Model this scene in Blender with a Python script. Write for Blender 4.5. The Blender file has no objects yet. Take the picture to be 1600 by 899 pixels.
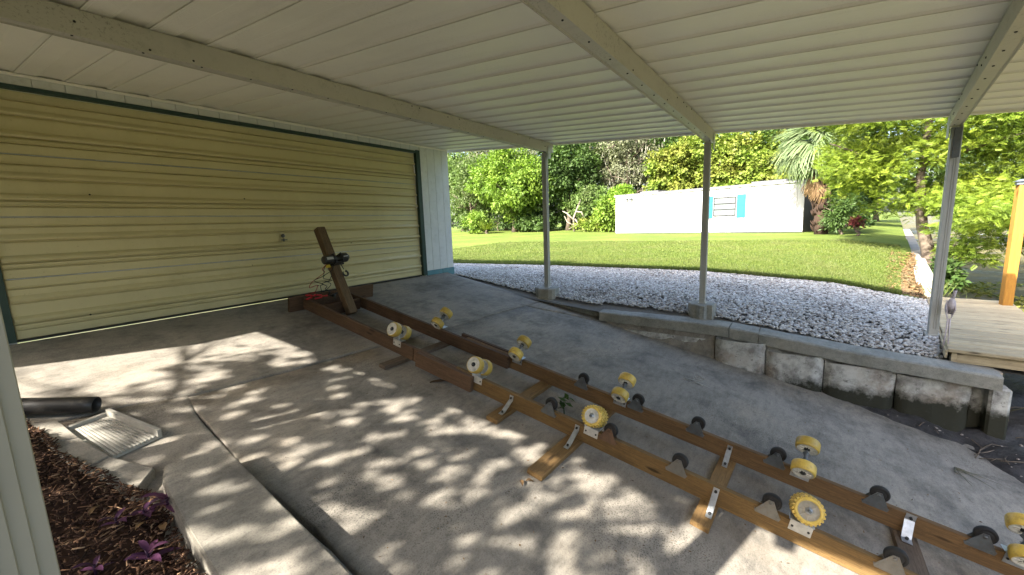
import bpy, bmesh, math, random
import numpy as np
from mathutils import Matrix, Vector
SC = bpy.context.scene
COL = SC.collection
rnd = random.Random(7)
RNG = np.random.default_rng(11)

# ------------------------------------------------------------------ camera
cam_d = bpy.data.cameras.new('camera')
cam = bpy.data.objects.new('camera', cam_d)
COL.objects.link(cam)
_y, _p, _r = 0.603102781, -0.15182801, -0.0353612848
_f = Vector((math.cos(_y)*math.cos(_p), math.sin(_y)*math.cos(_p), math.sin(_p)))
_r0 = _f.cross(Vector((0, 0, 1))).normalized()
_u0 = _r0.cross(_f)
_rt = math.cos(_r)*_r0 + math.sin(_r)*_u0
_up = -math.sin(_r)*_r0 + math.cos(_r)*_u0
cam.matrix_world = Matrix(((_rt.x, _up.x, -_f.x, 0), (_rt.y, _up.y, -_f.y, 0), (_rt.z, _up.z, -_f.z, 0), (0, 0, 0, 1)))
cam_d.sensor_width = 36
cam_d.lens = 649.54/1600*36
cam_d.clip_start = 0.05
cam_d.clip_end = 2000
SC.camera = cam

# ------------------------------------------------------------------ light
SUN_EL = math.radians(37.0)
SUN_TO = Vector((-0.963*math.cos(SUN_EL), 0.27*math.cos(SUN_EL), math.sin(SUN_EL))).normalized()
world = bpy.data.worlds.new('World')
SC.world = world
world.use_nodes = True
wn = world.node_tree
bg = wn.nodes['Background']
sky = wn.nodes.new('ShaderNodeTexSky')
sky.sky_type = 'NISHITA'
sky.sun_disc = False
sky.sun_elevation = SUN_EL
sky.sun_rotation = math.atan2(SUN_TO.x, SUN_TO.y)
sky.air_density = 1.0
sky.dust_density = 4.0
sky.ozone_density = 0.4
wn.links.new(sky.outputs[0], bg.inputs[0])
bg.inputs[1].default_value = 0.15
sun_d = bpy.data.lights.new('sun', 'SUN')
sun = bpy.data.objects.new('sun', sun_d)
COL.objects.link(sun)
sun_d.energy = 5.0
sun_d.angle = math.radians(0.53)
sun_d.color = (1.0, 0.94, 0.84)
sun.rotation_euler = (-SUN_TO).to_track_quat('-Z', 'Y').to_euler()
sun.location = SUN_TO*40
SC.view_settings.view_transform = 'Standard'
SC.view_settings.look = 'None'
SC.view_settings.exposure = 2.32
SC.view_settings.gamma = 1.0
SC.cycles.max_bounces = 10
SC.cycles.diffuse_bounces = 6
SC.cycles.transparent_max_bounces = 6
SC.cycles.caustics_reflective = False
SC.cycles.caustics_refractive = False
SC.cycles.use_denoising = True

# ------------------------------------------------------------------ materials
def _nt(name):
    m = bpy.data.materials.new(name)
    m.use_nodes = True
    nt = m.node_tree
    return m, nt, nt.nodes['Principled BSDF']

class G:
    """small node-graph helper"""
    def __init__(s, name, rough=0.7, spec=0.3):
        s.m, s.nt, s.b = _nt(name)
        s.b.inputs['Roughness'].default_value = rough
        s.b.inputs['Specular IOR Level'].default_value = spec
        s.tc = s.nt.nodes.new('ShaderNodeTexCoord')
    def n(s, t, **k):
        nd = s.nt.nodes.new(t)
        for a, v in k.items():
            setattr(nd, a, v)
        return nd
    def l(s, a, b):
        s.nt.links.new(a, b)
    def co(s, scale=(1, 1, 1), loc=(0, 0, 0), src='Object', rnd_off=False):
        mp = s.n('ShaderNodeMapping')
        mp.inputs['Scale'].default_value = scale
        mp.inputs['Location'].default_value = loc
        s.l(s.tc.outputs[src], mp.inputs['Vector'])
        if rnd_off:
            oi = s.n('ShaderNodeObjectInfo')
            vm = s.n('ShaderNodeVectorMath', operation='SCALE')
            vm.inputs[0].default_value = (17, 31, 23)
            s.l(oi.outputs['Random'], vm.inputs['Scale'])
            s.l(vm.outputs[0], mp.inputs['Location'])
        return mp.outputs[0]
    def noise(s, co, scale=5, det=4, rough=0.55, dist=0.0):
        nd = s.n('ShaderNodeTexNoise')
        s.l(co, nd.inputs['Vector'])
        nd.inputs['Scale'].default_value = scale
        nd.inputs['Detail'].default_value = det
        nd.inputs['Roughness'].default_value = rough
        nd.inputs['Distortion'].default_value = dist
        return nd.outputs['Fac']
    def vor(s, co, scale=5, feature='F1', out='Distance', rnds=1.0):
        nd = s.n('ShaderNodeTexVoronoi', feature=feature)
        s.l(co, nd.inputs['Vector'])
        nd.inputs['Scale'].default_value = scale
        nd.inputs['Randomness'].default_value = rnds
        return nd.outputs[out]
    def ramp(s, fac, stops, interp='LINEAR'):
        nd = s.n('ShaderNodeValToRGB')
        nd.color_ramp.interpolation = interp
        el = nd.color_ramp.elements
        while len(el) < len(stops):
            el.new(0.5)
        for e, (p, c) in zip(el, stops):
            e.position = p
            e.color = (*c, 1) if not isinstance(c, (int, float)) else (c, c, c, 1)
        s.l(fac, nd.inputs[0])
        return nd.outputs[0]
    def mix(s, fac, a, b, mode='MIX'):
        nd = s.n('ShaderNodeMix', data_type='RGBA', blend_type=mode)
        for i, v in ((0, fac), (6, a), (7, b)):
            if isinstance(v, (int, float)):
                nd.inputs[i].default_value = v if i == 0 else (v, v, v, 1)
            elif isinstance(v, tuple):
                nd.inputs[i].default_value = (*v, 1)
            else:
                s.l(v, nd.inputs[i])
        return nd.outputs[2]
    def math(s, op, a, b=0.0, clamp=False):
        nd = s.n('ShaderNodeMath', operation=op, use_clamp=clamp)
        for i, v in ((0, a), (1, b)):
            if isinstance(v, (int, float)):
                nd.inputs[i].default_value = v
            else:
                s.l(v, nd.inputs[i])
        return nd.outputs[0]
    def bump(s, h, strength=0.3, dist=0.01, prev=None):
        nd = s.n('ShaderNodeBump')
        nd.inputs['Strength'].default_value = strength
        nd.inputs['Distance'].default_value = dist
        s.l(h, nd.inputs['Height'])
        if prev:
            s.l(prev, nd.inputs['Normal'])
        return nd.outputs[0]
    def sep(s, co):
        nd = s.n('ShaderNodeSeparateXYZ')
        s.l(co, nd.inputs[0])
        return nd.outputs
    def rand(s):
        return s.n('ShaderNodeObjectInfo').outputs['Random']
    def attr(s, name):
        return s.n('ShaderNodeAttribute', attribute_name=name).outputs['Fac']
    def done(s, col=None, nrm=None, rough=None):
        if col is not None:
            if isinstance(col, tuple):
                s.b.inputs['Base Color'].default_value = (*col, 1)
            else:
                s.l(col, s.b.inputs['Base Color'])
        if nrm is not None:
            s.l(nrm, s.b.inputs['Normal'])
        if rough is not None:
            s.l(rough, s.b.inputs['Roughness'])
        return s.m

def simple(name, c, c2=None, sc=6, rough=0.6, spec=0.3, metal=0.0, bump=0.0, dirt=None, dirt_amt=0.5):
    g = G(name, rough, spec)
    co = g.co(rnd_off=True)
    n = g.noise(co, sc, 6, 0.6)
    c2 = c2 or tuple(v*0.8 for v in c)
    col = g.mix(g.ramp(n, [(0.35, 0.0), (0.65, 1.0)]), c, c2)
    if dirt:
        n2 = g.noise(co, sc*3.1, 8, 0.7)
        n3 = g.noise(co, sc*0.4, 3, 0.5)
        f = g.math('MULTIPLY', g.ramp(n2, [(0.52, 0.0), (0.68, 1.0)]), g.ramp(n3, [(0.35, 0.2), (0.65, 1.0)]))
        col = g.mix(g.math('MULTIPLY', f, dirt_amt), col, dirt)
    nr = g.bump(g.noise(co, sc*8, 5, 0.6), bump, 0.004) if bump else None
    g.b.inputs['Metallic'].default_value = metal
    return g.done(col, nr)

def concrete(name, a, b, dark, warm=(0.40, 0.33, 0.24), rough=0.9, big=0.5, pits=1.0, cracks=True):
    g = G(name, rough, 0.25)
    co = g.co()
    n1 = g.noise(co, big, 6, 0.62, 0.4)
    n2 = g.noise(co, 2.3, 8, 0.7, 0.3)
    n3 = g.noise(g.co((0.55, 1.5, 1.5)), 14, 8, 0.78)
    n4 = g.noise(co, 120, 3, 0.7)
    col = g.mix(g.ramp(n1, [(0.38, 0.0), (0.62, 1.0)]), a, b)
    col = g.mix(g.math('MULTIPLY', g.ramp(n2, [(0.47, 0.0), (0.68, 1.0)]), 0.85), col, dark)
    col = g.mix(g.math('MULTIPLY', g.ramp(g.noise(g.co(loc=(9, 3, 1)), 1.1, 5, 0.6), [(0.55, 0.0), (0.75, 1.0)]), 0.4), col, warm)
    col = g.mix(g.math('MULTIPLY', g.ramp(n3, [(0.48, 0.0), (0.74, 1.0)]), 0.5), col, tuple(v*0.45 for v in dark))
    col = g.mix(g.math('MULTIPLY', g.ramp(n3, [(0.25, 1.0), (0.44, 0.0)]), 0.4), col, tuple(min(1, v*1.4) for v in a))
    # exposed aggregate / black pits where the surface has worn off
    v = g.math('ADD', g.vor(co, 85), g.math('MULTIPLY', g.noise(co, 60, 3), 0.35))
    wear = g.ramp(g.noise(g.co(loc=(4, 7, 2)), 0.9, 5, 0.65), [(0.5, 0.0), (0.64, 1.0)])
    pit = g.math('MULTIPLY', g.math('MULTIPLY', g.ramp(v, [(0.38, 1.0), (0.62, 0.0)]), wear), 0.6*pits)
    col = g.mix(pit, col, tuple(v_*0.35 for v_ in dark))
    col = g.mix(g.math('MULTIPLY', g.ramp(n4, [(0.35, 1.0), (0.5, 0.0)]), 0.35), col, tuple(v_*0.5 for v_ in dark))
    h = g.math('ADD', g.math('MULTIPLY', n3, 0.7), g.math('MULTIPLY', n4, 0.35))
    h = g.math('SUBTRACT', h, g.math('MULTIPLY', pit, 0.6))
    if cracks:
        wc = g.n('ShaderNodeVectorMath', operation='ADD')
        nv = g.n('ShaderNodeTexNoise')
        nv.inputs['Scale'].default_value = 1.6
        nv.inputs['Detail'].default_value = 6
        g.l(co, nv.inputs['Vector'])
        sc = g.n('ShaderNodeVectorMath', operation='SCALE')
        sc.inputs['Scale'].default_value = 0.9
        g.l(nv.outputs['Color'], sc.inputs[0])
        g.l(co, wc.inputs[0])
        g.l(sc.outputs[0], wc.inputs[1])
        e = g.vor(wc.outputs[0], 0.42, 'DISTANCE_TO_EDGE')
        ck = g.math('MULTIPLY', g.ramp(e, [(0.002, 1.0), (0.007, 0.0)]), g.ramp(g.noise(co, 0.5, 2), [(0.5, 0.0), (0.6, 1.0)]))
        col = g.mix(g.math('MULTIPLY', ck, 0.85), col, (0.03, 0.028, 0.025))
        h = g.math('SUBTRACT', h, g.math('MULTIPLY', ck, 0.8))
    return g.done(col, g.bump(h, 0.38, 0.005))

def wood(name, a, b, dark, rough=0.75, grain=1.0):
    g = G(name, rough, 0.2)
    co = g.co((0.8, 9, 9), rnd_off=True)
    wv = g.noise(co, 3.2, 6, 0.6, 1.4)
    fine = g.noise(g.co((1.5, 60, 60), rnd_off=True), 3, 4, 0.6)
    col = g.mix(g.ramp(wv, [(0.35, 0.0), (0.65, 1.0)]), a, b)
    rings = g.ramp(g.math('FRACT', g.math('MULTIPLY', wv, 9.0)), [(0.0, 0.0), (0.55, 0.15), (0.9, 1.0), (1.0, 0.0)])
    col = g.mix(g.math('MULTIPLY', rings, 0.45*grain), col, dark)
    col = g.mix(g.math('MULTIPLY', g.ramp(fine, [(0.5, 0.0), (0.7, 1.0)]), 0.5), col, dark)
    kn = g.vor(g.co((1.2, 5, 5), rnd_off=True), 1.7)
    col = g.mix(g.math('MULTIPLY', g.ramp(kn, [(0.06, 1.0), (0.13, 0.0)]), 0.85), col, tuple(v*0.4 for v in dark))
    st = g.noise(g.co(rnd_off=True), 4, 6, 0.7)
    col = g.mix(g.math('MULTIPLY', g.ramp(st, [(0.55, 0.0), (0.75, 1.0)]), 0.45), col, tuple(v*0.7 for v in dark))
    rv = g.math('ADD', 0.82, g.math('MULTIPLY', g.rand(), 0.36))
    col = g.mix(1.0, col, rv, 'MULTIPLY')
    return g.done(col, g.bump(g.math('ADD', fine, wv), 0.35, 0.003))

def leafmat(name, a, b, c=None, trans=0.35, rough=0.55, patch=0.5):
    g = G(name, rough, 0.25)
    a, b = tuple(v*0.84 for v in a), tuple(v*0.84 for v in b)
    c = tuple(v*0.84 for v in c) if c else None
    f = g.attr('var')
    col = g.mix(f, a, b)
    pn = g.ramp(g.noise(g.co(), patch, 4, 0.6), [(0.42, 0.0), (0.62, 1.0)])
    if c:
        col = g.mix(g.math('MULTIPLY', pn, 0.7), col, c)
    g.done(col)
    tr = g.n('ShaderNodeBsdfTranslucent')
    g.l(g.mix(1.0, col, (1.0, 1.15, 0.6), 'MULTIPLY'), tr.inputs['Color'])
    ms = g.n('ShaderNodeMixShader')
    ms.inputs[0].default_value = trans
    out = g.nt.nodes['Material Output']
    g.l(g.b.outputs[0], ms.inputs[1])
    g.l(tr.outputs[0], ms.inputs[2])
    g.l(ms.outputs[0], out.inputs['Surface'])
    return g.m

M = {}
M['ramp'] = concrete('worn ramp concrete', (0.295, 0.266, 0.223), (0.218, 0.199, 0.168), (0.095, 0.088, 0.078), cracks=False)
M['cap'] = concrete('seawall cap concrete', (0.33, 0.32, 0.28), (0.26, 0.26, 0.235), (0.17, 0.17, 0.15), cracks=False, big=1.5)
M['step'] = concrete('step concrete', (0.30, 0.272, 0.227), (0.235, 0.217, 0.18), (0.105, 0.098, 0.086), big=1.2, pits=0.6, cracks=False)
M['roof'] = None
# painted aluminium with fine mildew
def alum(name, base, dirt, amt, spk):
    g = G(name, 0.45, 0.4)
    co = g.co()
    col = g.mix(g.ramp(g.noise(co, 0.7, 5, 0.6), [(0.35, 0.0), (0.65, 1.0)]), base, tuple(v*0.90 for v in base))
    st = g.noise(g.co((6.5, 0.5, 6.5)), 1.3, 6, 0.7)
    col = g.mix(g.math('MULTIPLY', g.ramp(st, [(0.55, 0.0), (0.78, 1.0)]), amt), col, dirt)
    sp = g.noise(co, 70, 4, 0.7)
    pm = g.ramp(g.noise(co, 2.2, 4, 0.6), [(0.45, 0.0), (0.7, 1.0)])
    col = g.mix(g.math('MULTIPLY', g.math('MULTIPLY', g.ramp(sp, [(0.54, 0.0), (0.66, 1.0)]), pm), spk), col, tuple(v*0.6 for v in dirt))
    return g.done(col, g.bump(g.noise(co, 25, 3), 0.08, 0.003))
M['roof'] = alum('cream painted roof pan', (0.90, 0.875, 0.79), (0.52, 0.49, 0.41), 0.18, 0.25)
M['beam'] = alum('mildewed cream beam', (0.50, 0.48, 0.42), (0.21, 0.195, 0.155), 0.35, 0.9)
M['post'] = alum('grey white post paint', (0.44, 0.44, 0.415), (0.26, 0.25, 0.22), 0.3, 0.3)
M['flute'] = simple('beige fluted post paint', (0.30, 0.285, 0.232), (0.27, 0.255, 0.208), 3, 0.5, bump=0.05)
g = G('pale yellow door paint', 0.42, 0.45)
co = g.co()
col = g.mix(g.ramp(g.noise(co, 0.8, 4), [(0.35, 0.0), (0.65, 1.0)]), (0.60, 0.53, 0.30), (0.54, 0.475, 0.26))
col = g.mix(g.math('MULTIPLY', g.ramp(g.noise(g.co((1, 1, 0.5)), 2.2, 7, 0.7), [(0.5, 0.0), (0.75, 1.0)]), 0.3), col, (0.34, 0.29, 0.13))
col = g.mix(g.math('MULTIPLY', g.ramp(g.noise(co, 38, 5, 0.7), [(0.62, 0.0), (0.72, 1.0)]), 0.4), col, (0.22, 0.18, 0.09))
M['door'] = g.done(col, g.bump(g.noise(g.co((3, 60, 60)), 6, 3), 0.06, 0.003))
M['siding'] = simple('white board siding', (0.66, 0.67, 0.65), (0.60, 0.61, 0.59), 5, 0.65, bump=0.15, dirt=(0.35, 0.33, 0.28), dirt_amt=0.35)
M['trim'] = simple('dark green door trim', (0.032, 0.062, 0.052), (0.026, 0.05, 0.042), 8, 0.5)
M['teal'] = simple('teal base board', (0.12, 0.27, 0.30), (0.10, 0.22, 0.25), 8, 0.7, dirt=(0.2, 0.18, 0.15), dirt_amt=0.7)
M['black'] = simple('black plastic', (0.018, 0.018, 0.020), (0.03, 0.03, 0.03), 8, 0.4, 0.4)
M['rubber'] = simple('black caster rubber', (0.013, 0.013, 0.014), (0.026, 0.025, 0.024), 14, 0.6, 0.2)
M['galv'] = simple('galvanised steel', (0.52, 0.55, 0.58), (0.34, 0.36, 0.38), 18, 0.42, 0.5, metal=0.75, dirt=(0.20, 0.13, 0.07), dirt_amt=0.55)
M['dullsteel'] = simple('dull caster steel', (0.13, 0.145, 0.155), (0.09, 0.098, 0.105), 18, 0.5, 0.5, metal=0.5, dirt=(0.16, 0.10, 0.06), dirt_amt=0.6)
M['palesteel'] = simple('pale caster steel', (0.19, 0.183, 0.165), (0.14, 0.134, 0.12), 18, 0.5, 0.5, metal=0.4, dirt=(0.18, 0.12, 0.07), dirt_amt=0.6)
M['ruststeel'] = simple('rusty caster steel', (0.13, 0.075, 0.045), (0.08, 0.05, 0.035), 25, 0.8, dirt=(0.05, 0.035, 0.03))
M['darksteel'] = simple('dark steel hole', (0.03, 0.03, 0.03), None, 10, 0.6)
M['whitetag'] = simple('white label bracket', (0.50, 0.49, 0.45), (0.36, 0.35, 0.32), 25, 0.5)
g = G('yellow polyurethane', 0.38, 0.45)
co = g.co(rnd_off=True)
col = g.mix(g.noise(co, 9, 4), (0.62, 0.45, 0.085), (0.47, 0.33, 0.07))
col = g.mix(g.math('MULTIPLY', g.ramp(g.noise(g.co((40, 40, 3), rnd_off=True), 1, 3), [(0.45, 0.0), (0.6, 1.0)]), 0.35), col, (0.42, 0.28, 0.06))
col = g.mix(g.math('MULTIPLY', g.ramp(g.noise(co, 30, 5, 0.7), [(0.50, 0.0), (0.70, 1.0)]), 0.6), col, (0.20, 0.14, 0.06))
rv = g.math('ADD', 0.78, g.math('MULTIPLY', g.rand(), 0.34))
col = g.mix(1.0, col, rv, 'MULTIPLY')
g.b.inputs['Subsurface Weight'].default_value = 0.0
M['yellow'] = g.done(col)
M['hub'] = simple('white roller hub', (0.66, 0.65, 0.60), (0.52, 0.51, 0.47), 22, 0.5, dirt=(0.22, 0.19, 0.14), dirt_amt=0.5)
M['hubgrey'] = simple('dirty roller hub', (0.40, 0.37, 0.31), (0.30, 0.28, 0.23), 22, 0.6)
M['oldwood'] = wood('old red brown lumber', (0.135, 0.083, 0.05), (0.095, 0.058, 0.036), (0.03, 0.02, 0.014))
M['darkwood'] = wood('dark stained lumber', (0.085, 0.048, 0.028), (0.055, 0.033, 0.021), (0.02, 0.014, 0.01))
M['newwood'] = wood('golden treated lumber', (0.225, 0.138, 0.052), (0.155, 0.095, 0.038), (0.055, 0.034, 0.017))
M['midwood'] = wood('brown treated lumber', (0.155, 0.093, 0.041), (0.105, 0.062, 0.029), (0.04, 0.025, 0.013))
M['tiewood'] = wood('orange tie lumber', (0.23, 0.14, 0.055), (0.16, 0.097, 0.04), (0.06, 0.036, 0.018))
M['greywood'] = wood('grey weathered tie', (0.16, 0.12, 0.085), (0.12, 0.09, 0.065), (0.045, 0.034, 0.026))
M['postwood'] = wood('weathered winch post lumber', (0.15, 0.10, 0.055), (0.105, 0.07, 0.04), (0.035, 0.024, 0.016))
M['dockwood'] = wood('pale weathered deck board', (0.47, 0.395, 0.26), (0.35, 0.29, 0.19), (0.17, 0.135, 0.09), grain=0.5)
M['orangewood'] = wood('fresh orange post lumber', (0.35, 0.18, 0.034), (0.27, 0.13, 0.026), (0.15, 0.065, 0.016), grain=0.5)
M['red'] = simple('red clip plastic', (0.55, 0.02, 0.03), (0.42, 0.015, 0.025), 12, 0.35)
M['redwire'] = simple('red wire', (0.30, 0.02, 0.02), None, 12, 0.4)
M['blackwire'] = simple('black wire', (0.012, 0.012, 0.012), None, 12, 0.4)
M['yellowtag'] = simple('yellow sticker', (0.65, 0.48, 0.05), None, 12, 0.5)
M['greystick'] = simple('grey winch label', (0.45, 0.45, 0.45), None, 12, 0.4)
M['pipe'] = simple('black drain pipe', (0.022, 0.021, 0.022), (0.035, 0.033, 0.032), 6, 0.38, 0.5, dirt=(0.16, 0.14, 0.11), dirt_amt=0.35)
M['splash'] = simple('white splash block plastic', (0.38, 0.365, 0.32), (0.30, 0.285, 0.25), 9, 0.9, 0.1, dirt=(0.2, 0.18, 0.13), dirt_amt=0.5)
M['shedwhite'] = simple('white shed paint', (0.36, 0.37, 0.385), (0.31, 0.32, 0.335), 2, 0.6)
M['shedshade'] = simple('shed end darkened as shade', (0.10, 0.08, 0.06), (0.07, 0.06, 0.05), 4, 0.8)  # dark colour stands in for shade on the white shed's end
M['shedroof'] = simple('grey shed roof edge', (0.10, 0.10, 0.11), (0.08, 0.08, 0.09), 4, 0.55)
M['turq'] = simple('turquoise shutter paint', (0.009, 0.12, 0.19), (0.009, 0.10, 0.165), 6, 0.5)
M['frame'] = simple('aluminium window frame', (0.028, 0.032, 0.037), None, 6, 0.4, metal=0.3)
g = G('window glass', 0.08, 0.6)
M['glass'] = g.done((0.11, 0.135, 0.145))
M['bark'] = simple('grey brown bark', (0.13, 0.105, 0.08), (0.07, 0.055, 0.042), 9, 0.95, bump=0.8)
M['palebark'] = simple('bleached dead wood', (0.24, 0.215, 0.17), (0.17, 0.15, 0.12), 9, 0.9, bump=0.4)
M['palmbark'] = simple('brown palm boots', (0.05, 0.03, 0.02), (0.03, 0.02, 0.014), 12, 0.95, bump=0.8)
M['leaf_bright'] = leafmat('bright green leaves', (0.125, 0.22, 0.028), (0.24, 0.34, 0.05), (0.10, 0.18, 0.03))
M['leaf_mid'] = leafmat('mid green leaves', (0.085, 0.15, 0.035), (0.15, 0.23, 0.06), (0.13, 0.16, 0.07))
M['leaf_dark'] = leafmat('dark green leaves', (0.045, 0.09, 0.02), (0.095, 0.16, 0.035), (0.04, 0.075, 0.02), trans=0.2)
M['leaf_grey'] = leafmat('grey green oak leaves', (0.10, 0.12, 0.06), (0.20, 0.22, 0.12), (0.19, 0.20, 0.13), trans=0.2)
M['leaf_lime'] = leafmat('lime sapling leaves', (0.15, 0.27, 0.03), (0.24, 0.37, 0.05), None)
M['leaf_vine'] = leafmat('yellow green vine leaves', (0.12, 0.20, 0.028), (0.23, 0.31, 0.05), (0.24, 0.23, 0.05), patch=0.55)
M['leaf_cypress'] = leafmat('yellow green cypress sprays', (0.125, 0.195, 0.018), (0.245, 0.30, 0.03), (0.11, 0.185, 0.02), trans=0.35, patch=0.8)
M['leaf_palm'] = leafmat('blue green palm fronds', (0.13, 0.19, 0.085), (0.22, 0.28, 0.14), None, trans=0.25)
M['leaf_dead'] = leafmat('dry brown fronds', (0.20, 0.125, 0.065), (0.32, 0.215, 0.12), None, trans=0.15)
M['leaf_red'] = leafmat('dark red leaves', (0.10, 0.022, 0.025), (0.22, 0.06, 0.05), None)
M['moss'] = leafmat('grey spanish moss', (0.20, 0.20, 0.16), (0.29, 0.285, 0.23), None, trans=0.15)
M['purple'] = leafmat('purple heart leaves', (0.055, 0.022, 0.055), (0.15, 0.055, 0.115), None, trans=0.25, rough=0.4)
M['weedleaf'] = leafmat('weed leaves', (0.03, 0.07, 0.012), (0.07, 0.13, 0.02), None)
M['dryleaf'] = leafmat('dry fallen leaves', (0.075, 0.045, 0.025), (0.28, 0.17, 0.08), None, trans=0.1)
M['grass'] = leafmat('lawn blades', (0.062, 0.108, 0.018), (0.152, 0.188, 0.04), (0.138, 0.152, 0.05), trans=0.3, patch=0.9)
M['duck'] = leafmat('canal weeds', (0.20, 0.22, 0.05), (0.32, 0.32, 0.08), None)
g = G('lawn soil and turf', 0.95, 0.1)
co = g.co()
col = g.mix(g.noise(co, 26, 6, 0.75), (0.052, 0.088, 0.014), (0.11, 0.146, 0.03))
col = g.mix(g.ramp(g.noise(co, 0.35, 6, 0.65), [(0.4, 0.0), (0.7, 0.7)]), col, (0.155, 0.19, 0.04))
M['lawn'] = g.done(col, g.bump(g.noise(co, 60, 6, 0.8), 0.7, 0.03))
g = G('gravel bed soil', 0.95, 0.1)
col = g.mix(g.noise(g.co(), 30, 5), (0.10, 0.09, 0.075), (0.20, 0.19, 0.17))
M['gravelbase'] = g.done(col)
g = G('white river stones', 0.75, 0.3)
f = g.attr('var')
col = g.ramp(f, [(0.0, (0.16, 0.14, 0.125)), (0.12, (0.36, 0.33, 0.30)), (0.4, (0.35, 0.34, 0.32)), (0.75, (0.50, 0.49, 0.47)), (1.0, (0.64, 0.63, 0.605))])
M['stone'] = g.done(col)
g = G('mulch soil', 0.95, 0.1)
M['mulchbase'] = g.done(g.mix(g.noise(g.co(), 20, 5), (0.025, 0.015, 0.011), (0.06, 0.035, 0.024)))
g = G('mulch chips', 0.85, 0.15)
f = g.attr('var')
M['mulch'] = g.done(g.ramp(f, [(0.0, (0.02, 0.011, 0.008)), (0.5, (0.06, 0.031, 0.02)), (0.85, (0.15, 0.082, 0.046)), (1.0, (0.36, 0.235, 0.14))]))
g = G('dark mud', 0.5, 0.4)
co = g.co()
col = g.mix(g.ramp(g.noise(co, 5, 8, 0.7), [(0.4, 0.0), (0.65, 1.0)]), (0.022, 0.020, 0.020), (0.065, 0.062, 0.062))
M['mud'] = g.done(col, g.bump(g.noise(co, 14, 8, 0.75), 0.9, 0.04))
M['soil'] = simple('bare soil', (0.10, 0.10, 0.05), (0.07, 0.085, 0.03), 1.5, 0.95)
M['bankgrass'] = simple('bank litter soil', (0.20, 0.145, 0.075), (0.11, 0.10, 0.04), 5, 0.95, bump=0.6)
g = G('canal water', 0.06, 0.25)
co = g.co()
dw = g.ramp(g.noise(g.co((1, 1, 1)), 0.55, 9, 0.72, 0.6), [(0.36, 0.0), (0.52, 1.0)])
col = g.mix(dw, (0.03, 0.03, 0.022), (0.12, 0.11, 0.05))
g.l(g.math('ADD', 0.16, g.math('MULTIPLY', dw, 0.7)), g.b.inputs['Roughness'])
M['water'] = g.done(col, g.bump(g.noise(co, 3.0, 5), 0.12, 0.05))
# seawall panels: white paint, mould below the tide line
g = G('old white painted seawall', 0.9, 0.2)
co = g.co()
z = g.sep(co)[2]
nn = g.noise(co, 3.5, 8, 0.7)
col = g.mix(g.ramp(g.noise(co, 6, 7, 0.7), [(0.42, 0.0), (0.62, 1.0)]), (0.50, 0.50, 0.47), (0.24, 0.235, 0.22))
col = g.mix(g.math('MULTIPLY', g.ramp(g.noise(g.co(loc=(3, 1, 5)), 2.2, 5, 0.6), [(0.52, 0.0), (0.7, 1.0)]), 0.55), col, (0.26, 0.17, 0.10))
tide = g.math('ADD', g.math('ADD', z, 1.86), g.math('MULTIPLY', g.math('SUBTRACT', nn, 0.5), -0.5))
col = g.mix(g.ramp(g.math('ADD', g.math('MULTIPLY', tide, 3.0), 0.5), [(0.25, 1.0), (0.62, 0.0)]), col, (0.035, 0.036, 0.026))
col = g.mix(g.math('MULTIPLY', g.ramp(g.noise(co, 22, 6, 0.75), [(0.56, 0.0), (0.68, 1.0)]), 0.75), col, (0.05, 0.048, 0.04))
M['seawall'] = g.done(col, g.bump(g.math('ADD', nn, g.noise(co, 30, 5)), 0.5, 0.01))
M['canalcap'] = simple('bleached canal cap', (0.33, 0.305, 0.26), (0.24, 0.22, 0.19), 3, 0.9, bump=0.3, dirt=(0.2, 0.18, 0.14))
M['statue'] = simple('weathered bird paint', (0.55, 0.49, 0.50), (0.40, 0.35, 0.38), 20, 0.6, dirt=(0.14, 0.10, 0.11), dirt_amt=0.7)
M['solar'] = simple('dark grey solar cap', (0.10, 0.12, 0.14), (0.07, 0.085, 0.1), 8, 0.35, 0.5)
M['debris'] = simple('pale dry debris', (0.42, 0.40, 0.35), (0.3, 0.28, 0.25), 20, 0.9)
M['twig'] = simple('dry twigs', (0.09, 0.075, 0.06), (0.16, 0.13, 0.10), 9, 0.95)
M['greytwig'] = simple('grey green roots', (0.11, 0.115, 0.08), (0.16, 0.155, 0.12), 9, 0.95)

# ------------------------------------------------------------------ object helpers
ROOT = {}
def tag(o, label=None, cat=None, group=None, kind=None):
    if label: o['label'] = label
    if cat: o['category'] = cat
    if group: o['group'] = group
    if kind: o['kind'] = kind
    return o
def empty(name, loc, label=None, cat=None, group=None, kind=None):
    o = bpy.data.objects.new(name, None)
    COL.objects.link(o)
    o.location = loc
    o.empty_display_size = 0.1
    ROOT[o.name] = Matrix.Translation(Vector(loc))
    return tag(o, label, cat, group, kind)
def place(name, me, mat=None, parent=None, mw=None, label=None, cat=None, group=None, kind=None):
    """link a mesh; mw = world matrix (verts may also be in world space)"""
    o = bpy.data.objects.new(name, me)
    COL.objects.link(o)
    if mat is not None and not me.materials:
        for m_ in (mat if isinstance(mat, (list, tuple)) else [mat]):
            me.materials.append(M[m_] if isinstance(m_, str) else m_)
    mw = mw or Matrix.Identity(4)
    ROOT[o.name] = mw.copy()
    if parent is not None:
        o.parent = parent
        o.matrix_parent_inverse = Matrix.Identity(4)
        o.matrix_basis = ROOT[parent.name].inverted() @ mw
    else:
        o.matrix_basis = mw
    return tag(o, label, cat, group, kind)

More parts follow.
